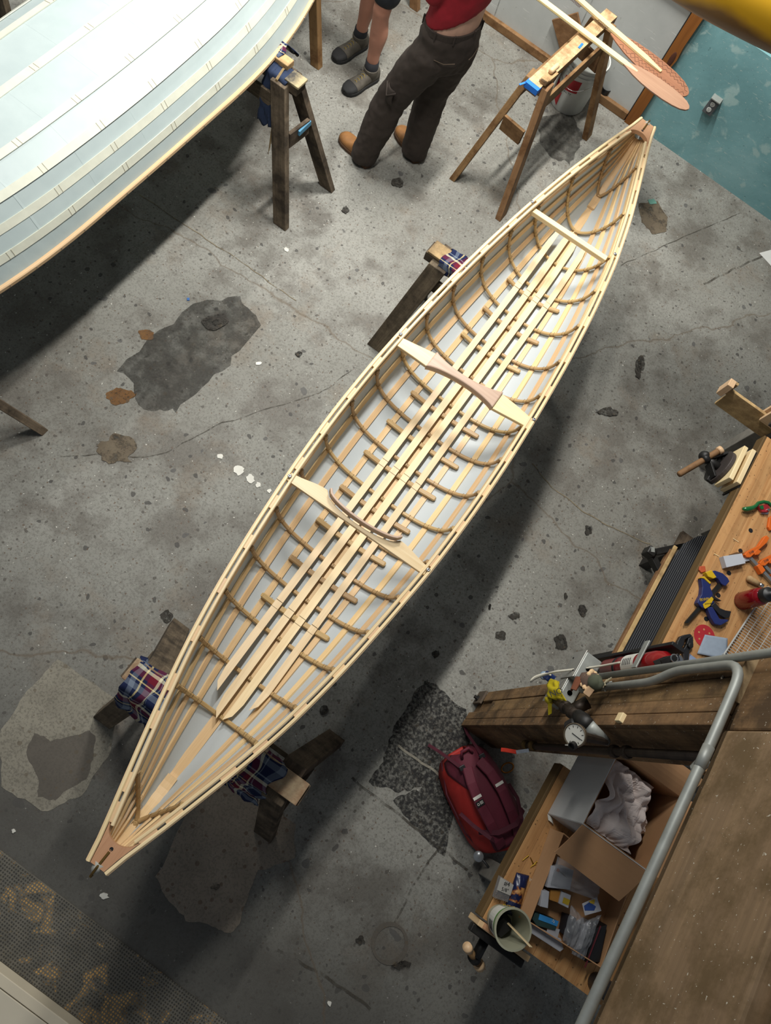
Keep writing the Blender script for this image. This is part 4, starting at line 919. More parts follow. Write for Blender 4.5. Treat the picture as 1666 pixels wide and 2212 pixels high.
MB().tube([c0+FW*.05+LT*.004+V((0, 0, .0)), c0+LT*.03-V((0, 0, .05)), c0-FW*.05+LT*.004-V((0, 0, .0))], .006, 8).build('hammer_loop', BRN, trs, smooth=True)
st = MB()
oval(st, [(hc+V((0, 0, .115))+LT*.0, .172, .122), (hc+V((.005, .005, .20)), .176, .126), (hc+V((.015, .015, .33)), .182, .125), (sh-V((0, 0, .04)), .19, .12), (sh+V((0, 0, .04)), .10, .075)], ang)
for p in st.v:                            # the hem dips at the left and rides up at the back right
    k = max(0, 1-(p.z-hc.z-.115)/.12); p.z += k*(.022-.060*((p-hc).dot(LT)/.17)-.045*((p-hc).dot(FW)/.12))*1.0 if k > 0 else 0
for s in (-1, 1): S_ = sh+LT*s*.175-V((0, 0, .02)); limb(st, [S_, S_+LT*s*.045-V((0, 0, .17))+FW*.02], [.068, .062])
organic(st, 'red_shirt', RED, p1, .010, 6, disp=.014, dscale=.1)
TAN = plain('tan_leather', '#8a5f33', .6, 0, .2, 25); SOLE = plain('brown_sole', '#4f3620', .8)
for h_, t_, a_ in ((heL, toL, aL), (heR, toR, aR)):
    bt_ = MB().box((0, 0, 0), (.001, .001, .001)); g = bpy.data.objects.new('work_boot', None); C.objects.link(g); g.parent = p1; g['_b'] = p1['_b']
    shoe('boot', h_, t_, .053, .095, TAN, SOLE, g, a_, .05)
face(p1, hd, FW, plain('brown_hair', '#3a2a1c', .8))
# --- the person in shorts
FW2 = V((-.32, -.95, 0)).normalized(); LT2 = V((-FW2.y, FW2.x, 0)); an2 = math.atan2(LT2.y, LT2.x)
h1, t1 = U(812, 168), U(735, 208); h2, t2 = U(788, 98), U(716, 136)
for q in (h1, t1, h2, t2): q.z = 0
t1 = h1+(t1-h1).normalized()*.30; t2 = h2+(t2-h2).normalized()*.30
a1, a2 = h1.lerp(t1, .22)+V((0, 0, .09)), h2.lerp(t2, .22)+V((0, 0, .09))
hc2 = V((-2.03, 4.02, .95)); k1 = V((a1.x-.012, a1.y+.02, .50)); k2 = V((a2.x+.03, a2.y+.0, .50)); hp1, hp2 = hc2+LT2*(-.0), hc2
q1, q2 = (hc2+V((.08, -.02, -.06))), (hc2+V((-.08, .03, -.06)))
sh2 = hc2+V((0, .03, .48)); hd2 = sh2+FW2*.04+V((0, 0, .235)); bd = MB()
for h_, k_, a_ in ((q1, k1, a1), (q2, k2, a2)): limb(bd, [h_, k_, k_+(a_-k_)*.12+V((0, 0, 0)), k_.lerp(a_, .38)-FW2*.012, k_.lerp(a_, .75), a_-V((0, 0, .02))], [.088, .058, .054, .060, .042, .038], 16)
for a_, t_ in ((a1, t1), (a2, t2)): limb(bd, [V((a_.x, a_.y, .045)), V((t_.x, t_.y, .034)).lerp(V((a_.x, a_.y, .034)), .45)], [.028, .014])
oval(bd, [(hc2-V((0, 0, .10)), .12, .09), (hc2, .155, .11), (hc2+V((0, 0, .12)), .145, .10), (hc2+V((0, 0, .28)), .155, .105), (sh2-V((0, 0, .04)), .17, .10), (sh2+V((0, 0, .03)), .10, .07)], an2)
for s in (-1, 1):
    S_ = sh2+LT2*s*.185-V((0, 0, .02)); E_ = S_+LT2*s*.04-V((0, 0, .28)); Wr = E_+FW2*.10-V((0, 0, .22))
    limb(bd, [S_, E_, Wr], [.050, .040, .028]); hand(bd, Wr, FW2*.3-V((0, 0, 1)), 0, LT2*s*-1)
head(bd, hd2, FW2, sh2+V((0, 0, .02)))
p2 = organic(bd, 'person', SKN2, None, .008, 4, 'person in dark shorts and grey hiking shoes standing behind the dark sawhorse', 'person', loc=(hc2.x, hc2.y, 0))
DKS = plain('dark_shorts', '#22262c', .85); SH2 = plain('grey_shirt', '#5c6570', .85); sr = MB()
for h_, k_ in ((q1, k1), (q2, k2)): limb(sr, [h_, h_.lerp(k_, .45), h_.lerp(k_, .74)], [.115, .100, .096], 18)
oval(sr, [(hc2-V((0, 0, .16)), .15, .115), (hc2-V((0, 0, .05)), .185, .132), (hc2+V((0, 0, .10)), .168, .118)], an2); organic(sr, 'shorts', DKS, p2, .012, 5)
st = MB(); oval(st, [(hc2+V((0, 0, .05)), .185, .132), (hc2+V((0, 0, .25)), .18, .125), (sh2-V((0, 0, .04)), .19, .12), (sh2+V((0, 0, .04)), .10, .075)], an2)
for s in (-1, 1): S_ = sh2+LT2*s*.175-V((0, 0, .02)); limb(st, [S_, S_+LT2*s*.04-V((0, 0, .17))], [.068, .062])
organic(st, 'tee_shirt', SH2, p2, .012, 5)
HIK = plain('grey_suede', '#4c473e', .85, 0, .25, 30); HSOLE = plain('black_rubber', '#1e1e1e', .8); LACE = plain('olive_lace', '#7a6a3c', .8); SOCK = plain('black_sock', '#1b1c20', .95)
for h_, t_, a_, k_ in ((h1, t1, a1, k1), (h2, t2, a2, k2)):
    g = bpy.data.objects.new('hiking_shoe', None); C.objects.link(g); g.parent = p2; g['_b'] = p2['_b']
    shoe('shoe', h_, t_, .054, .078, HIK, HSOLE, g, a_, .028, LACE, HSOLE)
    MB().tube([V((a_.x, a_.y, .07)), a_+V((0, 0, .02)), a_.lerp(k_, .12)+V((0, 0, .02))], [.046, .047, .046], 18).build('sock', SOCK, p2, smooth=True)
face(p2, hd2, FW2, MATS['brown_hair'])
# ------------------------------------------------------------------ timber post with its fittings, and the loft beam
DUST = plain('sawdust', '#9a8462', .95, 0, .2, 60)
po = thing('timber_post', 'massive old timber post standing beside the workbenches', 'post', (1.02, .735, 0))
MB().box((1.03, .735, 1.6), (.185, .208, 3.2)).build('core', W_POST, po, bevel=.006)
MB().box((.9275, .6505, 1.07), (.021, .038, 2.14)).build('face_plank', W_POST, po, bevel=.003)
MB().box((.9275, .6925, 1.07), (.019, .042, 2.14)).build('face_plank', W_POST, po, bevel=.003)
MB().box((.9275, .745, 1.21), (.012, .06, 1.86)).build('face_plank', W_POST, po, bevel=.003)
MB().box((.929, .808, 1.13), (.016, .058, 2.02)).build('face_plank', W_POST, po, bevel=.003)
MB().box((.925, .77, 2.143), (.03, .13, .006)).build('dusty_ledge', DUST, po)
bp_ = MB().box((.915, .80, .06), (.012, .075, .12)).build('base_plate', plain('rusty_steel', '#5e5143', .8, .2, .2, 20), po, bevel=.002)
MB().lathe([(.017, 0), (.017, .008), (.010, .008), (.010, .022), (0, .024)], (.909, .79, .05), (-1, 0, 0), 6).build('bolt', BLACKM, bp_)
MB().box(onX(1343, 1552, .914), (.022, .030, .03)).build('wood_chip', W_GUN, po, bevel=.002)
MB().lathe([(.006, 0), (.006, .004), (0, .006)], onX(1563, 1465, .925), (-1, 0, 0), 8).build('nail_head', STEEL, po)
lbm = thing('loft_beam', 'broad weathered beam carrying the edge of the loft at lower right', 'beam', (1.02, -.9, 2.14))
MB().box((1.02, -1.0, 2.325), (.18, 3.255, .37)).build('timber', W_BEAM, lbm, bevel=.008)
ld = thing('loft_deck', 'brown loft floor board with a pale double edge strip', 'deck', (1.6, -.9, 2.515))
MB().box((1.72, -1.0, 2.535), (1.44, 3.2, .03)).build('deck_board', plain('brown_hardboard', '#5e4835', .7, 0, .08, 4), ld)
for k in (0, 1): MB().box((.992-.014*k, -1.0, 2.536-.004*k), (.009, 3.2, .03)).build('edge_strip', W_RAW, ld, bevel=.002)
def bend(pts, n=6):
    P = [V(p) for p in pts]; out = [P[0]]
    for a, b, c in zip(P, P[1:], P[2:]):
        r = min(.07, (b-a).length*.48, (c-b).length*.48); s, e = b+(a-b).normalized()*r, b+(c-b).normalized()*r
        for i in range(n+1): t = i/n; out.append(s*(1-t)**2+b*2*t*(1-t)+e*t*t)
    out.append(P[-1]); return out
CX = .895
cd = thing('conduit', 'bent grey steel conduit running up the post and along the loft beam', 'conduit', (CX, .77, 1.3))
MB().tube(bend([(CX, .762, 1.32), (CX, .764, 1.78), (CX-.005, .79, 1.88), (CX-.006, .785, 2.178), (CX-.006, .60, 2.185), (CX-.006, -2.4, 2.175)]), .0125, 14).build('pipe', GALV, cd, smooth=True)
MB().tube([V((CX-.006, .555, 2.185)), V((CX-.006, .50, 2.185))], .0135, 14).build('coupling', GALV, cd, smooth=True)
MB().tube([V((CX+.004, .75, 1.50)), V((CX-.016, .762, 1.505)), V((CX+.004, .785, 1.51))], .004, 6).build('pipe_clip', GALV, cd)
tie = MB()
for k in range(3): tie.tube([V((CX-.014, .745+.006*k, 1.50+.01*k)), V((CX-.018, .765, 1.515)), V((CX-.012, .79-.004*k, 1.53-.012*k))], .003, 6)
tie.build('string_tie', plain('pale_string', '#9d9478', .9), cd)
cd2 = thing('conduit', 'straight grey steel conduit rising beside the fire extinguisher', 'conduit', (CX, .815, 1.35))
MB().tube([V((CX, .812, 1.36)), V((CX, .812, 3.0))], .0115, 14).build('pipe', GALV, cd2, smooth=True)
# electrical boxes
eb = thing('electrical_box', 'pair of grey steel electrical boxes on the timber post', 'box', (.89, .80, 1.1))
for c, sz in ((V((.885, .845, 1.255)), (.07, .11, .10)), (V((.885, .745, 1.20)), (.062, .10, .115))):
    bx = MB().box(c, sz).build('steel_box', GALV, eb, bevel=.006)
    MB().box(c-V((sz[0]/2+.002, 0, 0)), (.003, sz[1]*1.05, sz[2]*1.06)).build('cover_plate', plain('scuffed_cover', '#b4b3ac', .4, .6) if 'scuffed_cover' not in MATS else MATS['scuffed_cover'], bx, bevel=.003)
    for a, b in ((-.03, .03), (.03, -.03)): MB().lathe([(.004, 0), (.003, .003), (0, .003)], c-V((sz[0]/2+.0035, -a, -b)), (-1, 0, 0), 8).build('screw', BLACKM, bx)
    MB().lathe([(.012, 0), (.012, .001), (.0105, .001), (.0105, 0)], c+V((0, .0, sz[2]/2)), (0, 0, 1), 14).build('knockout', GALV, bx)
# plug and white cord
pg = thing('plug_adapter', 'blue plug with white cord below the electrical box', 'plug', (.85, .80, 1.0))
q = onX(1187, 1463, .86)
MB().box(q, (.035, .035, .06), Matrix.Rotation(.3, 3, 'X')).build('plug_body', plain('navy_plastic', '#1d2f5c', .4), pg, bevel=.006)
MB().lathe([(.016, 0), (.018, .02), (.014, .028), (0, .028)], q-V((0, -.01, .05)), (0, .2, -1), 14).build('plug_lens', plain('pale_blue_plastic', '#8fa3b4', .3), pg, smooth=True)
cpts = [onX(*w) for w in ((1340, 1431, .93), (1290, 1440, .90), (1232, 1447, .84), (1195, 1452, .80), (1160, 1464, .79), (1147, 1472, .79), (1156, 1462, .80), (1180, 1455, .83), (1192, 1460, .85))]
cs_ = []
for i in range(len(cpts)-1):
    p0, p1_, p2_, p3 = cpts[max(0, i-1)], cpts[i], cpts[i+1], cpts[min(len(cpts)-1, i+2)]
    for k in range(6): t = k/6; cs_.append(.5*((2*p1_)+(p2_-p0)*t+(2*p0-5*p1_+4*p2_-p3)*t*t+(3*p1_-p0-3*p2_+p3)*t**3))
MB().tube(cs_, .004, 8).build('cord', plain('white_cord', '#b9b5a5', .6), pg, smooth=True)
# little carved ornament
orn = thing('carved_ornament', 'small wood-and-moss bird ornament perched on the electrical box', 'ornament', onX(1278, 1478, .83)); q = onX(1276, 1474, .84)
MB().blob(q, (.038, .035, .040), None, 16, 10, lambda d: 1+.18*mnoise.noise(d*2.2)).build('body', plain('grey_brown_bark', '#5c4a3e', .9), orn, smooth=True)
MB().blob(q+V((0, -.004, .040)), (.028, .028, .026), None, 14, 9, lambda d: 1+.25*mnoise.noise(d*2.8+V((4, 0, 0)))).build('moss_head', plain('moss_green', '#4d5140', .95), orn, smooth=True)
for k in range(16):
    a_ = 2*PI*k/16; p = q+V((.03*math.cos(a_)*.6-.01, .034*math.sin(a_), .012+.012*math.sin(a_*3)))
    MB().blob(p, (.008, .009, .006), None, 7, 5).build('wood_chip', W_GUN2, orn)
MB().grid(lambda u, v: q+V((-.03-.01*math.sin(PI*v), -.05*u-.004, -.055*v*(1-.4*u)+.004)), 4, 6).build('wing', plain('russet_bark', '#6b3d26', .9), orn, solid=.005)
MB().box(q+V((-.005, -.04, .035)), (.02, .028, .014), Matrix.Rotation(.4, 3, 'X')).build('tail', W_GUN2, orn)
# compressed-air line
IRON = plain('oily_black_pipe', '#3a3129', .5, .5, .3, 25)
ap = thing('air_pipe', 'dark iron air pipe with red-handled valve on the shaded post face', 'pipe', (1.0, .60, .68)); X0 = 1.0; Y0 = .600
MB().tube([V((1.02, Y0, .70)), V((1.01, Y0, 2.12))], .0135, 12).build('riser', IRON, ap, smooth=True)
for z in (.74, .82, 1.50, 1.58): MB().lathe([(.019, -.012), (.021, -.008), (.021, .008), (.019, .012)], (1.015, Y0, z), n=12).build('coupling', plain('brass_collar', '#5e4a28', .5, .6) if z == .74 else (MATS['brass_collar'] if z < 1 else IRON), ap)
hd_ = MB().strip([V((1.02, Y0-.02, .79)), V((.995, Y0-.045, .755)), V((.99, Y0-.05, .75))], .014, .003).build('valve_lever', STEEL, ap)
MB().strip([V((.99, Y0-.05, .75)), V((.962, Y0-.062, .69)), V((.955, Y0-.066, .675))], .017, .007, r=.002).build('red_grip', plain('red_vinyl', '#b3301f', .5), hd_)
MB().lathe([(.004, 0), (.018, .03), (.010, .05), (0, .055)], (1.006, Y0-.016, 2.02), (-.3, -.6, -.5), 10).build('drip_cap', GALV, ap)
ag = thing('pressure_gauge', 'air regulator with round white pressure gauge on the post', 'gauge', (.86, .60, 1.35))
j = V((.962, Y0, 1.54)); g1, g2, g3, g4 = onX(1272, 1568, .875), onX(1250, 1548, .862), onX(1222, 1528, .85), onX(1196, 1508, .85)
MB().tube([j, g1], [.014, .022], 12).build('nipple', GALV, ag, smooth=True)
MB().tube([g1, g1.lerp(g2, .5), g2], [.024, .028, .024], 12).build('regulator_body', BLACKM, ag, smooth=True)
MB().tube([g2, g3], .019, 12).build('tee_body', IRON, ag, smooth=True)
for p in (g2, g2.lerp(g3, .5), g3): MB().blob(p, (.024, .024, .024), None, 14, 8).build('pipe_collar', IRON, ag, smooth=True)
MB().tube([g3.lerp(g2, .4), g3.lerp(g2, .4)+V((.03, .055, .02))], [.02, .022], 12).build('tee_branch', IRON, ag, smooth=True)
MB().tube([g3, g4], [.016, .015], 12).build('outlet_pipe', plain('bronze', '#5a4d36', .45, .7), ag, smooth=True)
kb = g1.lerp(g2, .6); MB().lathe([(.02, 0), (.024, .006), (.024, .04), (.018, .046), (0, .046)], kb+V((0, -.01, -.02)), (-.1, -.55, -.8), 16).build('regulator_knob', BLACKP, ag)
gp = onX(1243, 1588, .82); ax = V((-.55, -.35, .55)).normalized(); DIAL = plain('dial_white', '#b7b6ac', .4)
gd = MB().lathe([(.0, -.028), (.026, -.028), (.034, -.012), (.036, 0), (.036, .006), (.033, .007), (.032, .002), (0, .002)], gp, ax, 26).build('gauge_case', plain('bronze_case', '#6d6150', .4, .6), ag, smooth=True); autosmooth(gd, 35)
MB().lathe([(.0315, .0022), (.0315, .0035), (0, .0035)], gp, ax, 26).build('dial', DIAL, gd)
Mx = mat4(gp+ax*.0042, V((0, 0, 1)).cross(ax), ax); tk = MB()
for k in range(9): a_ = math.radians(-40+k*32.5); tk.box((Mx @ V((.025*math.cos(a_), .025*math.sin(a_), 0))), (.006, .0016, .0006), Mx.to_3x3() @ Matrix.Rotation(a_, 3, 'Z'))
tk.build('tick_marks', BLACKP, gd, kind='stuff')
MB().beam(Mx @ V((-.006, -.008, .0006)), Mx @ V((.012, .018, .0006)), .002, .0008, ax).build('needle', BLACKP, gd)
MB().lathe([(.012, 0), (.012, .014), (.009, .014), (.009, .006), (0, .006)], gp+V((.005, -.03, .015)), (-.5, -.7, .4), 14).build('port', BLACKM, ag)
MB().box(gp+V((.012, -.028, -.02)), (.03, .004, .022), Matrix.Rotation(.5, 3, 'Z')).build('paper_label', P_WHITE, ag)
MB().tube([j, gp-ax*.02], [.012, .016], 10).build('gauge_stem', IRON, ag)
YEL = plain('yellow_tape', '#b8a612', .5, 0, .1, 9)
yt = thing('caution_tape', 'crumpled yellow tape with black letters tied to the air fitting', 'tape', onX(1192, 1490, .84))
t0, t1_, t2_ = onX(1196, 1467, .835), onX(1205, 1492, .825), onX(1187, 1512, .84)
corners = [onX(1190, 1466, .825), onX(1208, 1472, .822), onX(1224, 1514, .822), onX(1184, 1508, .822)]
MB().grid(lambda u, v: corners[0].lerp(corners[1], u).lerp(corners[3].lerp(corners[2], u), v)+V((.012*mnoise.noise(V((u*4, v*4, 1)))-.012*math.sin(PI*v), 0, 0)), 10, 10).build('tape_sheet', YEL, yt, smooth=True, solid=.0012)
MB().blob(onX(1187, 1512, .835), (.016, .016, .022), None, 12, 8, lambda d: 1+.3*mnoise.noise(d*3)).build('tape_knot', YEL, yt, smooth=True)
MB().grid(lambda u, v: onX(1184, 1518, .835).lerp(onX(1192, 1520, .835), u).lerp(onX(1185, 1545, .86).lerp(onX(1192, 1541, .86), u), v), 3, 5).build('tape_tail', YEL, yt, solid=.0012)
text('tape_letters', 'NO', .030, mat4(onX(1202, 1496, .79), V((.55, .75, .2)), V((-.3, -.25, .92))), BLACKP, yt)
# extinguisher
ex = thing('fire_extinguisher', 'red fire extinguisher in a black bracket on the post', 'extinguisher', (.985, .925, 1.20)); eo = V((.985, .918, 1.22)); REDG = plain('red_enamel', '#8c1016', .3, 0, .06, 8, coat=.3)
e_ = MB().lathe([(0, 0), (.034, 0), (.040, .008), (.040, .34), (.034, .385), (.018, .41), (.016, .43), (0, .43)], eo, n=28).build('cylinder', REDG, ex, smooth=True); autosmooth(e_, 50)
decal('paper_label', PI*.62, PI*1.5, .165+eo.z, .25+eo.z, lambda z: .0405, eo, P_WHITE, ex, 14)
for k in range(5): decal('label_line', PI*.98, PI*1.16, .18+eo.z+.012*k, .184+eo.z+.012*k, lambda z: .0418, eo, DGR, ex, 8)
MB().lathe([(.0415, .10), (.0422, .102), (.0422, .112), (.0415, .114)], eo, n=28).build('strap', BLACKP, ex)
MB().lathe([(.018, .43), (.018, .455), (.012, .46), (0, .46)], eo, n=14).build('valve_head', STEEL, ex)
MB().strip([eo+V((0, .01, .455)), eo+V((-.03, -.02, .475)), eo+V((-.05, -.05, .47))], .02, .005).build('squeeze_lever', BLACKM, ex)
MB().strip([eo+V((0, .01, .435)), eo+V((-.03, -.02, .440)), eo+V((-.05, -.05, .43))], .02, .005).build('carry_handle', BLACKM, ex)
MB().tube([eo+V((-.03+.012*math.cos(a), -.02+.012*math.sin(a), .49)) for a in [2*PI*k/12 for k in range(12)]], .0022, 6, closed=True).build('pull_pin', STEEL, ex)
MB().box(eo+V((.0, .052, .16)), (.05, .014, .52)).build('bracket_back', BLACKP, ex, bevel=.002)
MB().box(eo+V((-.047, .005, .30)), (.006, .11, .03)).build('bracket_clamp', GALV, ex, bevel=.002)
rb_ = thing('red_edged_board', 'red-edged board standing upright behind the post', 'board', (1.05, .92, 1.80))
MB().box((1.03, .905, 2.45), (.02, .03, 1.3)).build('red_edge', plain('red_paint_edge', '#7d2a22', .6), rb_)
MB().box((1.0455, .905, 2.45), (.011, .034, 1.3)).build('cream_edge', W_RAW, rb_)
# ------------------------------------------------------------------ workbench under the window side, with its tools
ZB = .86
def bench_mat():
    t = NT('maple_butcher_block'); uv = t.map('UV', (2.5, 45, 1)); oi = t.n('ObjectInfo'); n1 = t.noise(uv, 1, 5, .6, .5)
    c = t.ramp(n1, [(.3, '#a9794a'), (.72, '#c79a66')]); hv = t.n('HueSaturation', {'Color': c, 'Value': t.math('MULTIPLY_ADD', oi.outputs['Random'], .22, .89)}); c = hv.outputs[0]
    o = t.map('Object'); c = t.mix(t.ramp(t.noise(o, 9, 6, .7), [(.55, 0.0), (.75, .6)]), c, '#6b4a2c')
    v = t.n('TexVoronoi', {'Vector': o, 'Scale': 55.0}, voronoi_dimensions='2D'); r = t.n('SeparateColor', {0: v.outputs['Color']})
    c = t.mix(t.math('MULTIPLY', t.math('MULTIPLY', t.math('LESS_THAN', v.outputs['Distance'], t.math('MULTIPLY', r.outputs[1], .2)), t.math('GREATER_THAN', r.outputs[0], .86)), .7), c, '#33241a')
    c = t.mix(t.ramp(t.noise(t.map('Object', (1.5, .3, 1), rot=(0, 0, .5)), 60, 4, .7), [(.64, 0.0), (.68, .55)]), c, '#4c3420')
    t.bump(n1, .15, .002); return t.out(c, .6, 0, .3)
BENCH = bench_mat(); W_EDGE = wood('dark_bench_edge', '#503c22', '#6a5231', .7, gv=30); W_LEG = plain('grey_plank_end', '#77736a', .85, 0, .15, 30)
def bench(label, x0, x1, y0, y1, legs):
    t = thing('workbench', label, 'workbench', ((x0+x1)/2, (y0+y1)/2, 0)); w = .047; n = int((x1-x0-.012)/w)
    for i in range(n): MB().beam((x0+.012+w*(i+.5), y0, ZB-.03), (x0+.012+w*(i+.5), y1, ZB-.03), w-.0006, .06).build('top_strip', BENCH, t, bevel=.0008)
    MB().box((x0+.005, (y0+y1)/2, ZB-.033), (.014, y1-y0, .064)).build('front_edge', W_EDGE, t, bevel=.003)
    for x, y in legs: MB().box((x, y, .40), (.09, .09, .80)).build('leg', W_LEG, t, bevel=.004)
    MB().box(((x0+x1)/2+.04, (y0+y1)/2, .72), (x1-x0-.2, y1-y0-.1, .14)).build('apron', W_EDGE, t); return t
B1 = bench('long maple workbench strewn with clamps and sandpaper at the right edge', 1.272, 2.12, .94, 2.585, [(1.62, 2.5), (2.0, 2.5), (1.62, 1.05), (2.0, 1.05)])
for px in ((1622, 1146), (1600, 1190), (1575, 1238), (1552, 1286), (1526, 1337)):
    MB().lathe([(.0115, 0), (.0115, .0008), (0, .0008)], U(*px, ZB), n=16).build('dog_hole', BLACKP, B1)
B1b = bench('corner of a further maple workbench beyond the vise', 1.29, 2.12, 2.80, 3.6, [(1.4, 2.9), (2.0, 2.9), (2.0, 3.5)])
# front vise with wooden jaws
vi = thing('bench_vise', 'black iron bench vise with pale wooden jaws on the far bench corner', 'vise', (1.18, 2.34, .70))
def jaw(a, b, m, h, th=.024): a, b = V(a), V(b); return MB().beam(a-V((0, 0, h/2)), b-V((0, 0, h/2)), th, h)
jaw((1.213, 2.232, .875), (1.207, 2.445, .875), 0, .12).build('outer_jaw', W_GUN, vi, bevel=.003)
jaw((1.255, 2.238, .875), (1.25, 2.458, .875), 0, .13).build('inner_jaw', W_GUN, vi, bevel=.003)
MB().box((1.271, 2.345, .80), (.008, .24, .12)).build('rear_plate', BLACKM, vi)
hp_ = [(math.cos(a)*.10, -.115+math.sin(a)*.0) for a in (0,)]
half = [(.098*math.cos(a), .112*math.sin(a)) for a in [lerp(0, PI, k/16) for k in range(17)]]
Mv = Matrix(((0, 0, -1, 1.197), (1, 0, 0, 2.338), (0, 1, 0, .75), (0, 0, 0, 1)))
MB().prism([(a, b) for a, b in half], 0, .022, Mv).build('front_plate', plain('grey_brown_iron', '#4a4340', .6, .3), vi, bevel=.003)
MB().prism([(a*1.02, -b*.6+.005) for a, b in half], 0, .04, Mv).build('lower_casting', BLACKM, vi, bevel=.003)
for s in (-1, 1): MB().beam((1.175, 2.338+s*.085, .77), (1.125, 2.338+s*.018, .755), .012, .05).build('rib', BLACKM, vi, bevel=.002)
MB().tube([V((1.19, 2.338, .755)), V((1.10, 2.338, .755))], .022, 14).build('screw_hub', BLACKM, vi, smooth=True)
for y in (-.06, .06): MB().tube([V((1.27, 2.338+y, .76)), V((1.17, 2.338+y, .76))], .011, 12).build('guide_rod', BLACKM, vi, smooth=True)
MB().blob((1.085, 2.338, .762), (.028, .028, .03), None, 14, 8).build('handle_boss', BLACKM, vi, smooth=True)
hA, hB = U(1465, 1032, .72), U(1553, 974, .80); hB = V((1.125, 2.39, .79)); hA = V((1.03, 2.185, .72))
MB().tube([hA, hA.lerp(hB, .03), hA.lerp(hB, .97), hB], [.013, .016, .016, .015], 14).build('handle_bar', W_SAWB, vi, smooth=True)
MB().tube([hB, hB+(hB-hA).normalized()*.02], .021, 14).build('handle_knob', W_GUN2, vi, smooth=True)
MB().tube([hA.lerp(hB, .62), hA.lerp(hB, .74)], .024, 14).build('handle_collar', BLACKM, vi, smooth=True)
# second vise holding a stepped board
v2 = thing('bench_vise', 'dark bench vise clamping a board between the two maple benches', 'vise', (1.40, 2.68, .72))
MB().box((1.42, 2.66, .80), (.20, .05, .12)).build('front_casting', BLACKM, v2, bevel=.006)
MB().tube([V((1.42, 2.67, .79)), V((1.42, 2.60, .79))], .018, 12).build('screw', BLACKM, v2, smooth=True)
MB().box((1.40, 2.745, .82), (.30, .02, .13)).build('wood_jaw', W_GUN2, v2, bevel=.002)
MB().box((1.39, 2.785, .82), (.30, .02, .13)).build('wood_jaw', W_GUN2, v2, bevel=.002)
MB().box((1.40, 2.70, .835), (.24, .02, .05)).build('top_plate', plain('worn_iron', '#5a5753', .45, .5), v2, bevel=.003)
sb = thing('stepped_board', 'long stepped tan board projecting from the dark bench vise', 'board', (1.15, 2.765, .62))
MB().prism([(1.0, .745), (1.0, .845), (1.035, .845), (1.035, .79), (1.62, .79), (1.62, .64), (1.04, .64), (1.04, .745)], -.009, .009, Matrix(((1, 0, 0, 0), (0, 0, 1, 2.765), (0, 1, 0, 0), (0, 0, 0, 1)))).build('plank', W_RAW, sb, bevel=.002)
MB().box((1.0, 2.745, .80), (.035, .05, .10)).build('end_block', W_GUN2, sb, bevel=.003)
# low ribbed step beside the bench
def rib_rubber():
    t = NT('ribbed_black_rubber'); o = t.map('Object'); w = t.n('TexWave', {'Vector': o, 'Scale': 30.0, 'Distortion': .3, 'Detail': 1.0}, wave_type='BANDS', bands_direction='X').outputs[1]
    c = t.ramp(w, [(.3, '#1a1b1d'), (.8, '#4a4c50')]); c = t.mix(t.ramp(t.noise(o, 70, 4, .7), [(.64, 0.0), (.7, .6)]), c, '#77756c'); t.bump(w, .6, .006); return t.out(c, .7, 0, .3)
rs = thing('ribbed_step', 'low platform topped with ribbed black rubber below the bench edge', 'platform', (1.4, 1.75, 0))
pl = [(1.335, 1.35), (1.36, 1.31), (1.42, 1.30), (1.62, 1.32), (1.62, 2.20), (1.47, 2.23), (1.40, 2.17), (1.352, 2.08), (1.338, 1.98)]
MB().prism(pl, .385, .40).build('rubber_top', rib_rubber(), rs, bevel=.004)
MB().box((1.322, 1.68, .375), (.022, .72, .04)).build('plywood_edge', W_RAW, rs, bevel=.002)
MB().box((1.306, 1.66, .372), (.010, .70, .03)).build('brown_edge', W_SAWB, rs, bevel=.002)
MB().box((1.47, 1.72, .37), (.30, .86, .03)).build('deck', W_SAWD, rs)
MB().beam((1.225, 1.925, .36), (1.62, 2.36, .36), .035, .05).build('steel_bar', BLACKM, rs, bevel=.003)
MB().beam((1.215, 1.935, .36), (1.335, 1.86, .36), .035, .045).build('steel_bar', BLACKM, rs, bevel=.003)
MB().beam((1.305, 1.28, .34), (1.24, 1.02, .30), .02, .05).build('steel_bar', BLACKM, rs, bevel=.003)
MB().box((1.218, 1.925, .37), (.05, .05, .07)).build('end_bracket', BLACKM, rs, bevel=.008)
MB().box((1.214, 1.930, .407), (.02, .028, .004), Matrix.Rotation(.5, 3, 'Z')).build('bracket_slot', GALV, rs)
for x, y in ((1.36, 1.35), (1.36, 2.05), (1.58, 1.35), (1.58, 2.1)): MB().box((x, y, .18), (.05, .05, .36)).build('leg', BLACKM, rs)
# ---- things on the bench
def P(px, py, z=0): return U(px, py, ZB+z)
def flatpoly(px, z0, z1, loc=None): return MB().prism([(U(a, b, ZB+z1).x, U(a, b, ZB+z1).y) for a, b in px], ZB+z0, ZB+z1)
GRN = plain('green_enamel', '#16602f', .25, 0, .1, 10, coat=.3)
sk = thing('spokeshave', 'green spokeshave with red clamp on the maple bench', 'spokeshave', P(1640, 1095))
z1 = .022
pts = [P(*q, z1) for q in ((1605, 1099), (1612, 1100), (1624, 1098), (1632, 1094), (1638, 1087), (1650, 1084), (1660, 1086), (1668, 1094), (1684, 1090), (1696, 1087))]
MB().tube(pts, [.007, .0125, .012, .009, .009, .009, .009, .009, .012, .007], 10).build('handle_casting', GRN, sk, smooth=True)
flatpoly([(1638, 1092), (1658, 1088), (1664, 1096), (1661, 1106), (1648, 1106)], .004, .022).build('red_lever_cap', plain('red_cast', '#96232a', .35), sk, bevel=.002)
flatpoly([(1641, 1093), (1649, 1091), (1651, 1099), (1645, 1100)], .022, .025).build('green_face', GRN, sk)
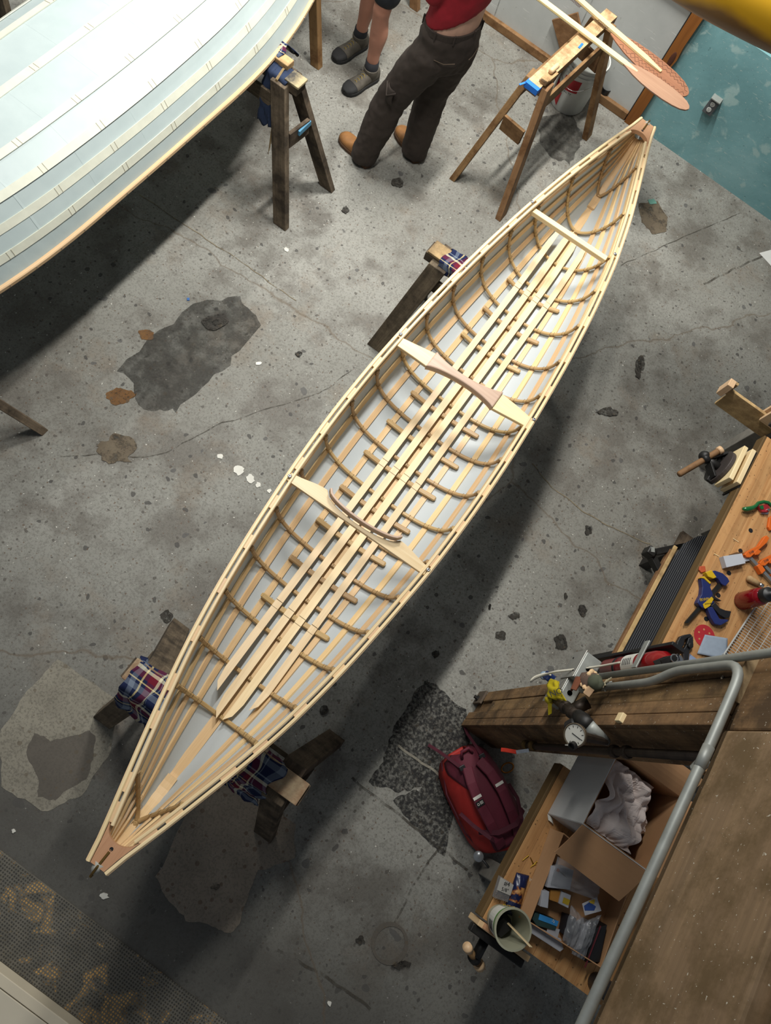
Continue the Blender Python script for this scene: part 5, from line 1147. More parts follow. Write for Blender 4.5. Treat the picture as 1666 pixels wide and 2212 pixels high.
flatpoly([(1641, 1101), (1662, 1103), (1660, 1111), (1645, 1110)], .001, .008).build('blade', STEEL, sk)
MB().lathe([(.006, 0), (.006, .01), (0, .011)], P(1658, 1102, .02), n=12).build('thumb_screw', STEEL, sk)
ORG = plain('orange_plastic', '#d6641a', .4, 0, .08, 10); SILV = plain('silver_bar', '#9b9c9a', .35, .7)
MB().prism([(p.x, p.y) for p in [P(*q) for q in ((1658, 1119), (1668, 1112), (1676, 1115), (1670, 1140), (1660, 1148), (1655, 1140))]], ZB+.001, ZB+.016).build('utility_knife', ORG, label='orange utility knife at the right edge of the maple bench', cat='knife', bevel=.003)
def barclamp(label, sh):
    t = thing('bar_clamp', label, 'clamp', P(1640+sh[0], 1200+sh[1]))
    f = lambda px, z0, z1: flatpoly([(a+sh[0], b+sh[1]) for a, b in px], z0, z1)
    f([(1609, 1198), (1616, 1190), (1640, 1178), (1652, 1160), (1657, 1156), (1663, 1162), (1658, 1172), (1640, 1188), (1622, 1204), (1614, 1204)], .008, .032).build('head', ORG, t, bevel=.003)
    f([(1630, 1192), (1636, 1186), (1646, 1190), (1640, 1198), (1632, 1199)], .012, .034).build('trigger', ORG, t, bevel=.003)
    f([(1618, 1205), (1622, 1200), (1700, 1282), (1696, 1287)], .002, .022).build('bar', SILV, t, bevel=.001)
    f([(1636, 1222), (1644, 1216), (1655, 1232), (1647, 1240)], .001, .03).build('sliding_head', ORG, t, bevel=.003)
    text('lettering', '2100', .014, mat4(P(1624+sh[0], 1193+sh[1], .033), V((.5, .86, 0))), DGR, t)
    return t
barclamp('orange bar clamp nearest the small white carton', (0, 0)); barclamp('orange bar clamp lying behind the first one', (32, 18))
bx = thing('small_carton', 'small open white carton lying on the maple bench', 'carton', P(1582, 1212)); WCARD = plain('white_card', '#b9bcc2', .7, 0, .04); BCARD = plain('brown_card_inside', '#5b3f22', .8)
A_, B_, C_, D_ = P(1560, 1229), P(1553, 1205), P(1593, 1199), P(1601, 1220)
MB().prism([(p.x, p.y) for p in (A_, B_, C_, D_)], ZB+.001, ZB+.034).build('body', WCARD, bx, bevel=.001)
MB().prism([(p.x, p.y) for p in [P(*q) for q in ((1574, 1199), (1588, 1194), (1612, 1196), (1615, 1203), (1595, 1206))]], ZB+.001, ZB+.012).build('opened_inside', BCARD, bx)
MB().prism([(p.x, p.y) for p in [P(*q, .016) for q in ((1591, 1208), (1616, 1203), (1620, 1211), (1590, 1217))]], ZB+.012, ZB+.016).build('flap', WCARD, bx)
flatpoly([(1512, 1223), (1524, 1222), (1526, 1234), (1516, 1237), (1511, 1231)], .001, .010).build('orange_pad', plain('orange_rubber', '#b5512c', .6), label='small orange square pad near the bench edge', cat='pad', bevel=.003)
NAVB = plain('navy_clamp_body', '#1f2a5e', .4, 0, .08, 10); YLP = plain('yellow_pad', '#c9a516', .45)
qc = thing('quick_clamp', 'blue quick-release clamp with yellow jaw pads on the maple bench', 'clamp', P(1530, 1300))
flatpoly([(1484, 1340), (1480, 1346), (1487, 1346), (1562, 1264), (1560, 1257), (1553, 1260)], .010, .020).build('bar', BLACKM, qc)
flatpoly([(1533, 1236), (1545, 1232), (1562, 1238), (1573, 1248), (1577, 1256), (1568, 1266), (1560, 1262), (1552, 1250), (1545, 1248)], .004, .030).build('fixed_jaw', NAVB, qc, bevel=.003)
flatpoly([(1525, 1236), (1538, 1231), (1549, 1247), (1542, 1250), (1531, 1246)], .006, .034).build('jaw_pad', YLP, qc, bevel=.003)
flatpoly([(1515, 1247), (1524, 1245), (1537, 1262), (1535, 1268), (1541, 1282), (1538, 1296), (1545, 1300), (1528, 1315), (1516, 1312), (1507, 1302), (1509, 1296), (1516, 1284), (1518, 1268)], .004, .032).build('trigger_body', NAVB, qc, bevel=.003)
flatpoly([(1514, 1248), (1522, 1244), (1537, 1258), (1535, 1262), (1522, 1250)], .008, .036).build('jaw_pad', YLP, qc, bevel=.003)
flatpoly([(1528, 1312), (1540, 1310), (1556, 1337), (1574, 1338), (1574, 1342), (1558, 1351), (1545, 1348), (1537, 1335)], .004, .030).build('lower_grip', NAVB, qc, bevel=.004)
flatpoly([(1536, 1308), (1545, 1300), (1556, 1313), (1568, 1318), (1581, 1320), (1577, 1334), (1568, 1336), (1555, 1328), (1546, 1318)], .006, .028).build('squeeze_handle', BLACKP, qc, bevel=.004)
flatpoly([(1540, 1282), (1545, 1288), (1560, 1298), (1554, 1298), (1540, 1292)], .006, .026).build('release_lever', BLACKP, qc, bevel=.002)
flatpoly([(1521, 1312), (1519, 1305), (1538, 1289), (1542, 1294), (1534, 1309), (1524, 1315)], .0325, .034).build('yellow_label', YLP, qc)
text('lettering', 'IRWIN', .020, mat4(P(1524, 1295, .033), V((.74, .66, 0))), YLP, qc); text('lettering', 'QUICK-GRIP', .007, mat4(P(1531, 1304, .0345), V((.74, .66, 0))), BLACKP, qc)
c = P(1522, 1374, .0012); sd = MB().lathe([(0, 0), (.052, 0), (.052, .0012), (0, .0012)], P(1522, 1374), n=30).build('sanding_disc', plain('red_abrasive', '#a8222a', .9), label='round red sanding disc with holes on the bench', cat='sanding disc')
for k in range(6): a_ = 2*PI*k/6; MB().lathe([(.0045, 0), (.0045, .0006), (0, .0006)], P(1522, 1374, .0012)+V((.03*math.cos(a_), .03*math.sin(a_), 0)), n=10).build('dust_hole', BENCH, sd)
SPG = plain('grey_sandpaper', '#8d99a6', .9, 0, .06, 40); SPB = plain('blue_sandpaper', '#8597b5', .9)
MB().grid(lambda u, v: P(1522, 1371).lerp(P(1571, 1379), u).lerp(P(1505, 1412).lerp(P(1570, 1428), u), v)+V((0, 0, .004+.012*math.sin(PI*u)*v)), 10, 10).build('sandpaper_sheet', SPG, label='curled grey sandpaper sheet beside the red disc', cat='sandpaper', solid=.0008, smooth=True)
MB().grid(lambda u, v: P(1489, 1412).lerp(P(1518, 1434), u).lerp(P(1487, 1440).lerp(P(1510, 1440), u), v)+V((0, 0, .003)), 6, 6).build('sandpaper_sheet', SPB, label='blue sandpaper scrap behind the black spring clamp', cat='sandpaper', solid=.0008)
sc = thing('spring_clamp', 'black plastic spring clamp lying open on the bench', 'clamp', P(1480, 1395))
flatpoly([(1441, 1411), (1443, 1405), (1462, 1396), (1464, 1386), (1470, 1375), (1480, 1371), (1492, 1369), (1497, 1374), (1488, 1377), (1480, 1382), (1478, 1394), (1470, 1402), (1450, 1408)], .004, .024).build('upper_arm', BLACKP, sc, bevel=.003)
flatpoly([(1498, 1374), (1499, 1394), (1490, 1406), (1488, 1440), (1478, 1440), (1476, 1405), (1484, 1392), (1488, 1378)], .004, .022).build('lower_arm', BLACKP, sc, bevel=.003)
MB().lathe([(.012, 0), (.012, .034), (.006, .036), (0, .036)], P(1483, 1396), n=16).build('pivot_spring', BLACKM, sc)
bo = thing('water_bottle', 'translucent red water bottle with black cap standing on the bench', 'bottle', V((1.523, 1.72, ZB)))
bm = NT('red_translucent_plastic'); bm.b.inputs['Transmission Weight'].default_value = .25; RBOT = bm.out('#8c0d1b', .15, 0, .6)
o = V((1.523, 1.715, ZB)); b_ = MB().lathe([(0, .002), (.036, .002), (.041, .008), (.041, .125), (.036, .145), (.026, .152), (.026, .158), (0, .158)], o, n=30).build('bottle_body', RBOT, bo, smooth=True); autosmooth(b_, 50)
MB().lathe([(.031, .15), (.033, .155), (.033, .185), (.029, .19), (.014, .192), (.012, .205), (0, .206)], o, n=24).build('cap', BLACKP, bo, smooth=True)
mh = P(1615, 1248, .015); mh2 = P(1640, 1262, .015)
wh = thing('tool_handle', 'stubby wooden tool handle lying behind the red bottle', 'handle', P(1625, 1253))
MB().tube([mh, mh.lerp(mh2, .12), mh.lerp(mh2, .7), mh2], [.010, .016, .014, .010], 14).build('wood_grip', W_RAW, wh, smooth=True)
MB().tube([mh2, mh2+(mh2-mh).normalized()*.02], .011, 12).build('ferrule', STEEL, wh, smooth=True)
for i, (a, b, lab) in enumerate((((1584, 1163), (1596, 1171), 'thin wood sliver below the dog hole'), ((1543, 1196), (1554, 1202), 'thin wood sliver left of the white carton'), ((1594, 1223), (1604, 1217), 'pale matchstick below the white carton'))):
    MB().beam(P(*a, .002), P(*b, .002), .003, .002).build('wood_sliver', W_GUN, label=lab+' on the bench', cat='sliver')
# white wire rack
WR = plain('white_coated_wire', '#aeb0ab', .4); wr = thing('wire_rack', 'white coated wire rack standing on the bench by the post', 'rack', P(1620, 1380))
a0, a1, b0, b1 = V((1.545, 1.43, .88)), V((1.60, 1.85, .88)), V((1.90, 1.36, 1.02)), V((1.95, 1.80, 1.02))
for p, q in ((a0, a1), (a1, b1), (b1, b0), (b0, a0)): MB().tube([p, q], .004, 8).build('frame_wire', WR, wr)
for k in range(1, 30): MB().tube([a0.lerp(a1, k/30), b0.lerp(b1, k/30)], .0016, 5).build('wire', WR, wr)
for k in range(1, 11): MB().tube([a0.lerp(b0, k/11), a1.lerp(b1, k/11)], .0016, 5).build('cross_wire', WR, wr)
for p in (a0, a1): MB().tube([p, V((p.x, p.y, ZB))], .004, 8).build('foot', WR, wr)
for p in (b0, b1): MB().tube([p, V((p.x, p.y, ZB))], .004, 8).build('foot', WR, wr)
# ------------------------------------------------------------------ lower workbench
B2 = bench('worn maple workbench with cartons below the loft beam', 1.138, 1.95, -.055, .60, [(1.415, .13), (1.85, .05), (1.50, .53), (1.85, .53)])
# big carton
CARD = plain('brown_cardboard', '#b58a61', .85, 0, .08, 6); CARDW = plain('white_cardboard', '#c6c6c3', .75, 0, .05, 5)
bc = thing('open_carton', 'large open carton with white outside holding crumpled paper', 'carton', (1.33, .55, ZB)); X0, X1, Y0_, Y1_, Z1 = 1.186, 1.475, .405, .70, 1.165
def panel(name, c, s, m): return MB().box(c, s).build(name, m, bc, bevel=.001)
panel('side', (X0, (Y0_+Y1_)/2, (ZB+Z1)/2), (.004, Y1_-Y0_, Z1-ZB), CARDW); panel('side_lining', (X0+.004, (Y0_+Y1_)/2, (ZB+Z1)/2), (.003, Y1_-Y0_, Z1-ZB-.004), CARD)
panel('side', (X1, (Y0_+Y1_)/2, (ZB+Z1)/2), (.004, Y1_-Y0_, Z1-ZB), CARD); panel('end', ((X0+X1)/2, Y0_, (ZB+Z1)/2), (X1-X0, .004, Z1-ZB), CARDW); panel('end_lining', ((X0+X1)/2, Y0_+.004, (ZB+Z1)/2), (X1-X0-.006, .003, Z1-ZB-.004), CARD)
panel('end', ((X0+X1)/2, Y1_, (ZB+Z1)/2), (X1-X0, .004, Z1-ZB), CARD); panel('bottom', ((X0+X1)/2, (Y0_+Y1_)/2, ZB+.004), (X1-X0, Y1_-Y0_, .004), CARD)
def flap(p0, p1, p2, p3, m, name='flap'): MB().grid(lambda u, v: V(p0).lerp(V(p1), u).lerp(V(p3).lerp(V(p2), u), v)+V((0, 0, .006*math.sin(PI*v))), 8, 6).build(name, m, bc, solid=.004)
flap((X0, Y0_-.004, Z1), (X1, Y0_-.004, Z1), (X1-.005, Y0_-.135, Z1-.085), (X0-.008, Y0_-.13, Z1-.08), CARD)
flap((X1+.003, Y0_, Z1), (X1+.003, Y1_, Z1), (X1+.09, Y1_+.01, Z1+.09), (X1+.09, Y0_-.01, Z1+.09), CARD)
flap((X0+.05, Y1_, Z1), (X1, Y1_, Z1), (X1+.02, Y1_+.09, Z1+.05), (X0+.07, Y1_+.09, Z1+.05), CARD)
PAPR = plain('packing_paper', '#d3c6bf', .85, 0, .05, 10)
def pf(u, v):
    x = lerp(X0+.012, X1-.035, u)+.03*mnoise.noise(V((v*3, u*2, 4))); y = lerp(Y0_+.012, Y1_-.02, v)
    r = abs(mnoise.noise(V((u*3.1, v*3.1, 2))))*.09+abs(mnoise.noise(V((u*7, v*6, 5))))*.035
    return V((x, y, Z1-.040+r-.10*max(0, u-.78)/.22+.02*math.sin(v*5)))
MB().grid(pf, 40, 40).build('packing_paper', PAPR, label='crumpled pale packing paper stuffed in the large carton', cat='paper', solid=.001)
# cardboard tray with hardware
tb = thing('hardware_tray', 'shallow cardboard tray full of bagged hardware at the bench end', 'carton', (1.42, .19, ZB)); ZT = .955
K = [V((1.235, .365, 0)), V((1.555, .345, 0)), V((1.585, .052, 0)), V((1.272, .032, 0))]
for i in range(4):
    a, b = K[i], K[(i+1) % 4]; MB().beam((a.x, a.y, (ZB+ZT)/2), (b.x, b.y, (ZB+ZT)/2), .004, ZT-ZB).build('tray_side', CARD, tb, bevel=.001)
MB().prism([(p.x, p.y) for p in K], ZB+.001, ZB+.004).build('tray_bottom', CARD, tb)
MB().grid(lambda u, v: V((1.235, .362, ZT)).lerp(V((1.272, .034, ZT)), u).lerp(V((1.178, .352, ZT+.004)).lerp(V((1.232, .022, ZT-.012)), u), v), 6, 4).build('tray_flap', CARD, tb, solid=.003)
def crate(name, label, cat, px, z0, z1, m, extra=None, rot=0):
    pts = [U(a, b, z1) for a, b in px]; o = MB().prism([(p.x, p.y) for p in pts], z0, z1).build(name, m, label=label, cat=cat, bevel=.001); return o
ZH = ZB+.006; WB = plain('white_carton', '#a9abb0', .7); YC = plain('yellow_label', '#b79a24', .6); OC = plain('orange_card', '#a87530', .7); BL = plain('sky_blue_card', '#2f86c4', .6); NV = plain('navy_print', '#24427e', .6)
o1 = crate('small_box', 'white box in a clear bag under the carton flap', 'box', [(1192, 1870), (1240, 1880), (1232, 1922), (1182, 1917)], ZH, ZT+.01, WB)
MB().box(U(1206, 1880, ZT+.0106), (.011, .011, .001)).build('orange_mark', plain('orange_print', '#a8542c', .7), o1)
for k in range(3): MB().box(U(1214+3*k, 1886+3*k, ZT+.0106), (.022, .0022, .001)).build('print_line', DGR, o1)
o2 = crate('small_box', 'narrow upright white box at the left of the tray', 'box', [(1172, 1924), (1187, 1926), (1184, 1962), (1167, 1958)], ZH, ZT+.012, WB)
o3 = crate('small_box', 'orange hardware box beside the narrow white box', 'box', [(1190, 1922), (1212, 1924), (1206, 1950), (1188, 1944)], ZH, ZT-.01, OC)
o4 = crate('small_box', 'white box with a yellow label in the tray', 'box', [(1214, 1926), (1234, 1934), (1228, 1962), (1208, 1952)], ZH, ZT, WB); MB().prism([(p.x, p.y) for p in [U(a, b, ZT) for a, b in ((1218, 1938), (1232, 1944), (1228, 1956), (1215, 1950))]], ZT, ZT+.001).build('yellow_sticker', YC, o4)
o5 = crate('hang_card', 'white card printed blue and yellow on top of the bags', 'card', [(1258, 1952), (1290, 1938), (1300, 1968), (1264, 1978)], ZT+.004, ZT+.006, WB)
MB().prism([(p.x, p.y) for p in [U(a, b, ZT) for a, b in ((1260, 1956), (1272, 1948), (1286, 1957), (1282, 1966), (1262, 1966))]], ZT+.006, ZT+.007).build('blue_print', NV, o5); MB().prism([(p.x, p.y) for p in [U(a, b, ZT) for a, b in ((1270, 1946), (1284, 1941), (1282, 1952), (1274, 1950))]], ZT+.0065, ZT+.0078).build('yellow_print', YC, o5)
o6 = crate('blue_carton', 'blue and green hardware carton in the tray', 'carton', [(1156, 1972), (1168, 1976), (1206, 1990), (1200, 2010), (1160, 2000), (1150, 1985)], ZH, ZT-.02, plain('green_navy_card', '#1e3a38', .6))
MB().prism([(p.x, p.y) for p in [U(a, b, ZT-.02) for a, b in ((1166, 1974), (1207, 1990), (1203, 2001), (1163, 1986))]], ZT-.02, ZT-.018).build('blue_strip', BL, o6); text('lettering', '7s', .014, mat4(U(1196, 1990, ZT-.017), V((1, -.05, 0))), P_WHITE, o6)
o7 = crate('open_box', 'open white box flap at the front of the tray', 'box', [(1142, 2012), (1150, 1995), (1212, 2028), (1218, 2050), (1210, 2056)], ZH, ZT-.03, WB)
o8 = crate('note_card', 'blank white card beside the blue carton', 'card', [(1184, 2000), (1210, 2008), (1204, 2030), (1180, 2020)], ZT-.028, ZT-.026, WB)
o9 = crate('plastic_case', 'black plastic case along the right side of the tray', 'case', [(1280, 2008), (1312, 1998), (1296, 2078), (1268, 2080)], ZH, ZT-.015, BLACKP)
def bag_mat():
    t = NT('clear_plastic_bag'); b = t.b; b.inputs['Base Color'].default_value = srgb('#9a9da0'); b.inputs['Roughness'].default_value = .12; b.inputs['Alpha'].default_value = .28; t.bump(t.noise(t.map('Object'), 40, 4), .5, .01); return t.m
BAG = bag_mat()
def bag(label, px, z, sd):
    c4 = [U(a, b, z) for a, b in px]
    MB().grid(lambda u, v: c4[0].lerp(c4[1], u).lerp(c4[3].lerp(c4[2], u), v)+V((0, 0, .012*mnoise.noise(V((u*6, v*6, sd)))+.02*math.sin(PI*u)*math.sin(PI*v))), 16, 16).build('plastic_bag', BAG, label=label, cat='bag', smooth=True, solid=.0005)
bag('clear plastic bag draped over the boxes at the far side of the tray', [(1205, 1850), (1300, 1905), (1290, 1945), (1190, 1910)], ZT+.022, 1); bag('clear plastic bag of dark parts in the middle of the tray', [(1235, 1955), (1262, 1985), (1240, 2060), (1215, 2030)], ZT-.005, 2); bag('long clear plastic bag slanting beside the black case', [(1265, 1990), (1300, 1975), (1262, 2075), (1235, 2060)], ZT-.004, 3)
crate('dark_pouch', 'dark pouch inside the middle plastic bag', 'pouch', [(1228, 1978), (1246, 1984), (1232, 2030), (1220, 2020)], ZH, ZT-.03, plain('charcoal_pouch', '#2b2a30', .7)); crate('white_strip', 'white plastic strip inside the long clear bag', 'strip', [(1258, 1998), (1276, 1990), (1256, 2050), (1242, 2052)], ZH, ZT-.03, WB)
MB().tube([U(1298, 2000, ZT), U(1264, 2090, ZT-.012)], .003, 8).build('steel_rod', plain('dark_red_rod', '#5c1f26', .4), label='thin dark red rod lying along the black case', cat='rod')
# tub with stirring stick
tu = thing('plastic_tub', 'white plastic tub with a stirring stick at the bench corner', 'tub', V((1.205, -.002, ZB))); o = V((1.207, -.022, ZB)); TUB = plain('cream_plastic', '#9d9d86', .45, 0, .05, 8)
b_ = MB().lathe([(0, .002), (.046, .002), (.050, 0), (.066, .138), (.071, .138), (.071, .147), (.064, .147), (.049, .006), (0, .006)], o, n=34).build('tub_body', TUB, tu, smooth=True); autosmooth(b_, 40)
rt = lambda z: .050+.016*(z-ZB)/.138
decal('printed_band', PI*.75, PI*1.75, ZB+.035, ZB+.11, rt, o, P_WHITE, tu, 18); decal('green_stripe', PI*.6, PI*1.3, ZB+.112, ZB+.128, rt, o, plain('green_print', '#4f7a38', .6), tu, 16)
for k in range(5): decal('print_line', PI*1.1, PI*1.28, ZB+.05+.011*k, ZB+.055+.011*k, lambda z: rt(z)+.0012, o, DGR, tu, 6)
MB().prism([(-.034, -.03), (.02, -.034), (.028, .02), (-.02, .034)], 0, .05, Matrix.Translation(o+V((-.006, .006, .03))) @ Matrix.Rotation(.5, 4, 'X')).build('dark_block', plain('black_foam', '#1f1e1d', .8), label='black foam block inside the white tub', cat='block')
MB().beam(o+V((-.02, .012, .05)), o+V((.072, -.012, .178)), .016, .004, (0, 1, .4)).build('stirring_stick', W_GUN, label='wooden stirring stick leaning in the white tub', cat='stick', bevel=.002)
# box of screws, snack bag, nails, scrap
sx = thing('screw_box', 'clear plastic box of screws with a handwritten label', 'box', U(1090, 1935, ZB)); q = [U(*a, ZB+.03) for a in ((1082, 1893), (1110, 1910), (1098, 1950), (1068, 1940))]
MB().prism([(p.x, p.y) for p in q], ZB+.001, ZB+.030).build('box_shell', BAG, sx, bevel=.003)
q2 = [q[0].lerp(q[2], .06), q[1].lerp(q[3], .06), q[2].lerp(q[0], .38).lerp(q[1], .25), q[3].lerp(q[1], .38).lerp(q[0], .3)]
q2 = [lerp(q[0], q[3], .04), lerp(q[1], q[2], .04), lerp(q[1], q[2], .62), lerp(q[0], q[3], .62)]
MB().prism([(p.x, p.y) for p in q2], ZB+.0305, ZB+.032).build('paper_label', plain('worn_paper', '#9c9a93', .85), sx)
sxd = (q[2]-q[3]).normalized(); cc = sum(q2, V())/4
text('handwriting', '#4', .022, mat4(V((cc.x, cc.y+.012, ZB+.0325)), sxd), BLACKP, sx); text('handwriting', '5/8"', .018, mat4(V((cc.x+.004, cc.y-.010, ZB+.0325)), sxd), BLACKP, sx)
BRS = plain('bronze_screws', '#6b4f2e', .4, .6); scm = MB()
for k in range(46):
    u, v = random.random(), random.random(); p = lerp(lerp(q[0], q[3], .66+.3*v), lerp(q[1], q[2], .66+.3*v), .08+.84*u); a_ = random.random()*PI; d = V((math.cos(a_), math.sin(a_), .2))*.007; z_ = ZB+.006+random.random()*.016
    scm.tube([V((p.x, p.y, z_))-d, V((p.x, p.y, z_))+d], .0015, 5)
scm.build('loose_screws', BRS, sx, kind='stuff')
SNK = NT('snack_wrapper'); _o = SNK.map('UV', (1, 1, 1)); _s = SNK.n('SeparateXYZ', {0: _o}); _n = SNK.noise(SNK.map('Object'), 38, 3)
_m = SNK.math('MULTIPLY', SNK.math('MULTIPLY', SNK.math('GREATER_THAN', _s.outputs[1], .30), SNK.math('LESS_THAN', _s.outputs[1], .68)), SNK.math('GREATER_THAN', _n, .47))
SNKM = SNK.out(SNK.mix(_m, SNK.ramp(SNK.noise(SNK.map('Object'), 8), [(.3, '#151d3d'), (.7, '#1d2850')]), SNK.ramp(_n, [(.48, '#6a3018'), (.6, '#b98a52')])), .3, 0, .5)
sn = thing('snack_bag', 'dark blue snack bag standing against the cardboard tray', 'bag', U(1118, 1950, ZB)); cs4 = [U(1119, 1886, ZB+.02), U(1146, 1893, ZB+.02), U(1120, 1985, ZB+.02), U(1089, 1972, ZB+.02)]
MB().grid(lambda u, v: cs4[0].lerp(cs4[1], u).lerp(cs4[3].lerp(cs4[2], u), v)+V((0, 0, .022*math.sin(PI*u)**.6*math.sin(PI*v)**.5-.012+.003*mnoise.noise(V((u*7, v*9, 3))))), 16, 26).build('pouch', SNKM, sn, smooth=True, solid=.001)
MB().grid(lambda u, v: cs4[0].lerp(cs4[1], u).lerp(cs4[3].lerp(cs4[2], u), v)+V((0, 0, -.014)), 6, 6).build('back_sheet', SNKM, sn, solid=.001)
sd_ = (cs4[1]-cs4[0]).normalized(); fc = sum(cs4, V())/4
text('lettering', '1000', .018, mat4(V((fc.x+.022, fc.y+.075, ZB+.034)), sd_), P_WHITE, sn); text('lettering', 'CKERS', .018, mat4(V((fc.x-.014, fc.y-.052, ZB+.036)), -sd_), YLP, sn)
for i, (a, b, lab) in enumerate((((1129, 1859), (1142, 1848), 'leftmost of the four brass nails on the bench'), ((1146, 1852), (1152, 1865), 'second brass nail from the left on the bench'), ((1146, 1874), (1160, 1861), 'upper of the two right brass nails on the bench'), ((1150, 1871), (1158, 1866), 'lowest right brass nail on the bench'))):
    A_, B_ = U(*a, ZB+.003), U(*b, ZB+.003); MB().tube([A_, A_.lerp(B_, .93), B_.lerp(A_, .06), B_], [.0016, .0022, .0034, .0034], 8).build('brass_nail', plain('bright_brass', '#a98a35', .3, .9) if 'bright_brass' not in MATS else MATS['bright_brass'], label=lab, cat='nail', group='brass nails on the lower bench')
MB().grid(lambda u, v: U(1182, 1758, ZB).lerp(U(1193, 1768, ZB), u)+V((.012*v, -.018*v, .004+.008*math.sin(PI*u)+.006*v)), 5, 5).build('paper_scrap', P_WHITE, label='tiny torn white paper scrap on the bench beside the carton', cat='paper', solid=.0008)
# spray can
sc_ = thing('spray_can', 'grey spray can at the bottom edge under the loft beam', 'can', V((1.64, .0, ZB))); o = V((1.645, .0, ZB))
b_ = MB().lathe([(0, 0), (.033, 0), (.035, .003), (.035, .15), (.032, .156), (.026, .165), (.022, .168), (0, .168)], o, n=28).build('can_body', plain('dark_grey_can', '#3f3f41', .35, .4), sc_, smooth=True); autosmooth(b_, 40)
decal('white_label', PI*.8, PI*1.3, ZB+.05, ZB+.075, lambda z: .0352, o, P_WHITE, sc_, 12); decal('pale_stripe', PI*.7, PI*1.5, ZB+.09, ZB+.10, lambda z: .0352, o, GALV, sc_, 14)
MB().lathe([(.026, .166), (.030, .17), (.030, .205), (.026, .21), (0, .21)], o, n=24).build('cap', STEEL, sc_, smooth=True)
# end vise of the lower bench
ev = thing('bench_vise', 'iron vise with striped wooden jaw at the end of the lower bench', 'vise', (1.26, -.13, .72))
MB().box((1.262, -.075, .80), (.235, .022, .12)).build('wood_jaw', W_STR, ev, bevel=.002); MB().box((1.19, -.073, .805), (.05, .02, .115)).build('dark_jaw_patch', W_WAL, ev)
half = [(.12*math.cos(a), .10*math.sin(a)) for a in [lerp(0, -PI, k/16) for k in range(17)]]
MB().prism([(a, b+.045) for a, b in half]+[(-.12, .06), (.12, .06)], 0, .03, Matrix(((1, 0, 0, 1.255), (0, 0, -1, -.088), (0, 1, 0, .785), (0, 0, 0, 1)))).build('iron_plate', BLACKM, ev, bevel=.004)
MB().tube([V((1.235, -.11, .765)), V((1.235, -.185, .765))], .02, 14).build('screw_hub', BLACKM, ev, smooth=True)
hA, hB = V((1.185, -.175, .80)), V((1.275, -.20, .715)); MB().tube([hA, hB], .014, 14).build('handle_bar', W_SAWB, ev, smooth=True)
MB().tube([hB, hB+(hB-hA).normalized()*.03], .022, 16).build('handle_knob', W_GUN2, ev, smooth=True); MB().tube([hA, hA-(hB-hA).normalized()*.03], .018, 16).build('handle_knob', W_GUN2, ev, smooth=True); MB().tube([hA.lerp(hB, .45), hA.lerp(hB, .7)], .023, 14).build('handle_collar', BLACKM, ev, smooth=True)
# ------------------------------------------------------------------ backpack on the floor
MAR = plain('maroon_nylon', '#5a1829', .75, 0, .12, 12, bump=.08); RDN = plain('red_nylon', '#a5231c', .7, 0, .1, 12, bump=.08); STR = plain('maroon_webbing', '#4a1524', .8)
bpk = thing('backpack', 'maroon and red backpack lying on the floor against the lower bench', 'backpack', (1.14, .36, 0))
ctr = V((1.175, .385, .0)); dx = V((.88, -.47, 0)).normalized(); dy = V((-dx.y, dx.x, 0))       # long axis from top to base of the pack
def bk(u, v, w): return ctr+dx*u+dy*v+V((0, 0, w))
OUT = [(-.25, .045), (-.235, .10), (-.19, .135), (-.10, .15), (.05, .155), (.16, .15), (.22, .13), (.245, .09), (.25, .04)]
def bpf(sgn_lo, sgn_hi, zs, zt):
    def fn(u, v):
        s = lerp(-.25, .25, u); w = interp([(a, b) for a, b in OUT], s)[0]; t = lerp(sgn_lo, sgn_hi, v); e = abs(t)
        z = lerp(zs, zt, (1-e**2.6)**.55 if e < 1 else 0)*(.75+.25*math.cos((s+.03)*5))
        return bk(s, t*w, max(.004, z)+.006*mnoise.noise(V((s*16, t*3, 1)))*(1-e))
    return fn
MB().grid(bpf(-1, 1, .03, .215), 30, 26).build('body', RDN, bpk, smooth=True, solid=.006)
MB().grid(lambda u, v: (lambda s: (lambda w, t: bk(s, t*w, .008+lerp(.03, .215, (1-abs(t)**2.6)**.55)*(.75+.25*math.cos((s+.03)*5))))(interp(OUT, s)[0], lerp(lerp(-.95, -.38, sm(u*2.2)) if u < .45 else lerp(-.38, -.62, (u-.45)/.55), .97, v)))(lerp(-.2495, .228, u)), 30, 24).build('back_panel', MAR, bpk, smooth=True, solid=.008)
MB().prism([(p.x, p.y) for p in [bk(a, b*.98, 0) for a, b in OUT]+[bk(a, -b*.98, 0) for a, b in OUT[::-1]]], .002, .03).build('front_side', RDN, bpk, bevel=.01)
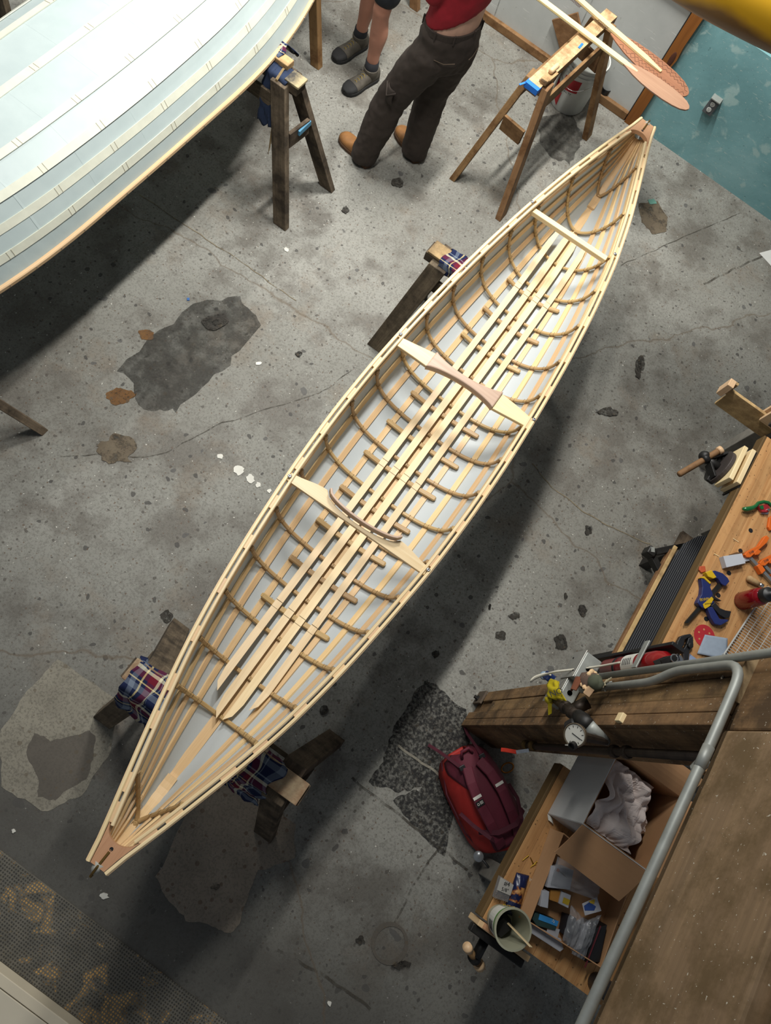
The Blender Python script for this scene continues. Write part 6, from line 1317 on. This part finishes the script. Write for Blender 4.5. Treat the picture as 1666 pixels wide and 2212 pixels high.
for sgn, sh in ((-1, 0), (1, .02)):
    pts = [bk(-.19, sgn*.035, .235), bk(-.12, sgn*.055, .252), bk(-.02, sgn*.065, .258), bk(.08, sgn*.06, .25), bk(.17, sgn*.055, .225), bk(.21, sgn*.05, .20)]
    s_ = MB().strip(pts, .052, .013, (0, 0, 1), r=.005).build('shoulder_strap', MAR, bpk, smooth=False, bevel=.002)
    MB().beam(bk(-.055, sgn*.064-.022, .266), bk(-.055, sgn*.064+.022, .266), .014, .002).build('reflective_tab', P_WHITE, s_)
    MB().strip([bk(.20, sgn*.05, .205), bk(.14, sgn*.09, .245), bk(.06, sgn*.13, .205), bk(.0, sgn*.145, .13)], .018, .004, (0, 0, 1)).build('webbing', STR, bpk)
    MB().strip([bk(-.20, sgn*.06, .225), bk(-.25, sgn*.075, .15), bk(-.30, sgn*.09, .06), bk(-.34, sgn*.11, .012)], .016, .004, (0, 0, 1)).build('loose_webbing', STR, bpk)
    MB().box(bk(-.20, sgn*.058, .236), (.022, .03, .01), Matrix.Rotation(math.atan2(dx.y, dx.x), 3, 'Z')).build('buckle', BLACKP, bpk, bevel=.002)
MB().beam(bk(-.025, -.085, .268), bk(-.025, -.045, .268), .026, .0016).build('logo_patch', BLACKP, bpk)
MB().tube([bk(-.025+.005*math.cos(a), -.076+.005*math.sin(a), .2695) for a in [2*PI*k/12 for k in range(12)]], .0012, 5, closed=True).build('logo_ring', P_WHITE, bpk)
for k in range(3): MB().beam(bk(-.031+.005*k, -.066, .2695), bk(-.031+.005*k, -.049, .2695), .0022, .0008).build('logo_line', P_WHITE, bpk)
MB().tube([bk(-.23, -.03, .20), bk(-.262, -.02, .215), bk(-.262, .02, .215), bk(-.23, .03, .20)], .008, 8).build('haul_loop', MAR, bpk, smooth=True)
MB().tube([bk(-.25, -.10, .07), bk(-.1, -.156, .09), bk(.1, -.158, .09), bk(.22, -.12, .07)], .004, 6).build('zip', STR, bpk)
MB().strip([bk(.10, -.12, .20), bk(.13, -.05, .265), bk(.14, .05, .268), bk(.12, .13, .20)], .022, .006, (0, 0, 1)).build('hip_belt', STR, bpk)
MB().tube([bk(-.06+.02*math.cos(a)*1.0, .19+.034*math.sin(a), .09+.012*math.cos(a)) for a in [2*PI*k/16 for k in range(16)]], .0042, 8, closed=True).build('carabiner', plain('orange_anodised', '#a86a1e', .3, .6), label='orange carabiner lying beside the maroon backpack', cat='carabiner', smooth=True)
# odds and ends under the lower bench
mr = thing('hand_mirror', 'small round grey mirror on a black stem below the backpack', 'mirror', U(1040, 1855)); o = U(1034, 1850, .10)
MB().lathe([(0, -.004), (.024, -.004), (.026, 0), (.024, .004), (0, .004)], o, (-.3, -.2, 1), 22).build('mirror_disc', plain('grey_mirror', '#8f9294', .3, .4), mr, smooth=True)
MB().tube([o+V((.024, .0, 0)), o+V((.10, -.02, -.01)), o+V((.16, -.04, -.05))], .006, 8).build('stem', BLACKP, mr, smooth=True)

for _o in bpy.data.objects:
    if '_b' in _o: del _o['_b']
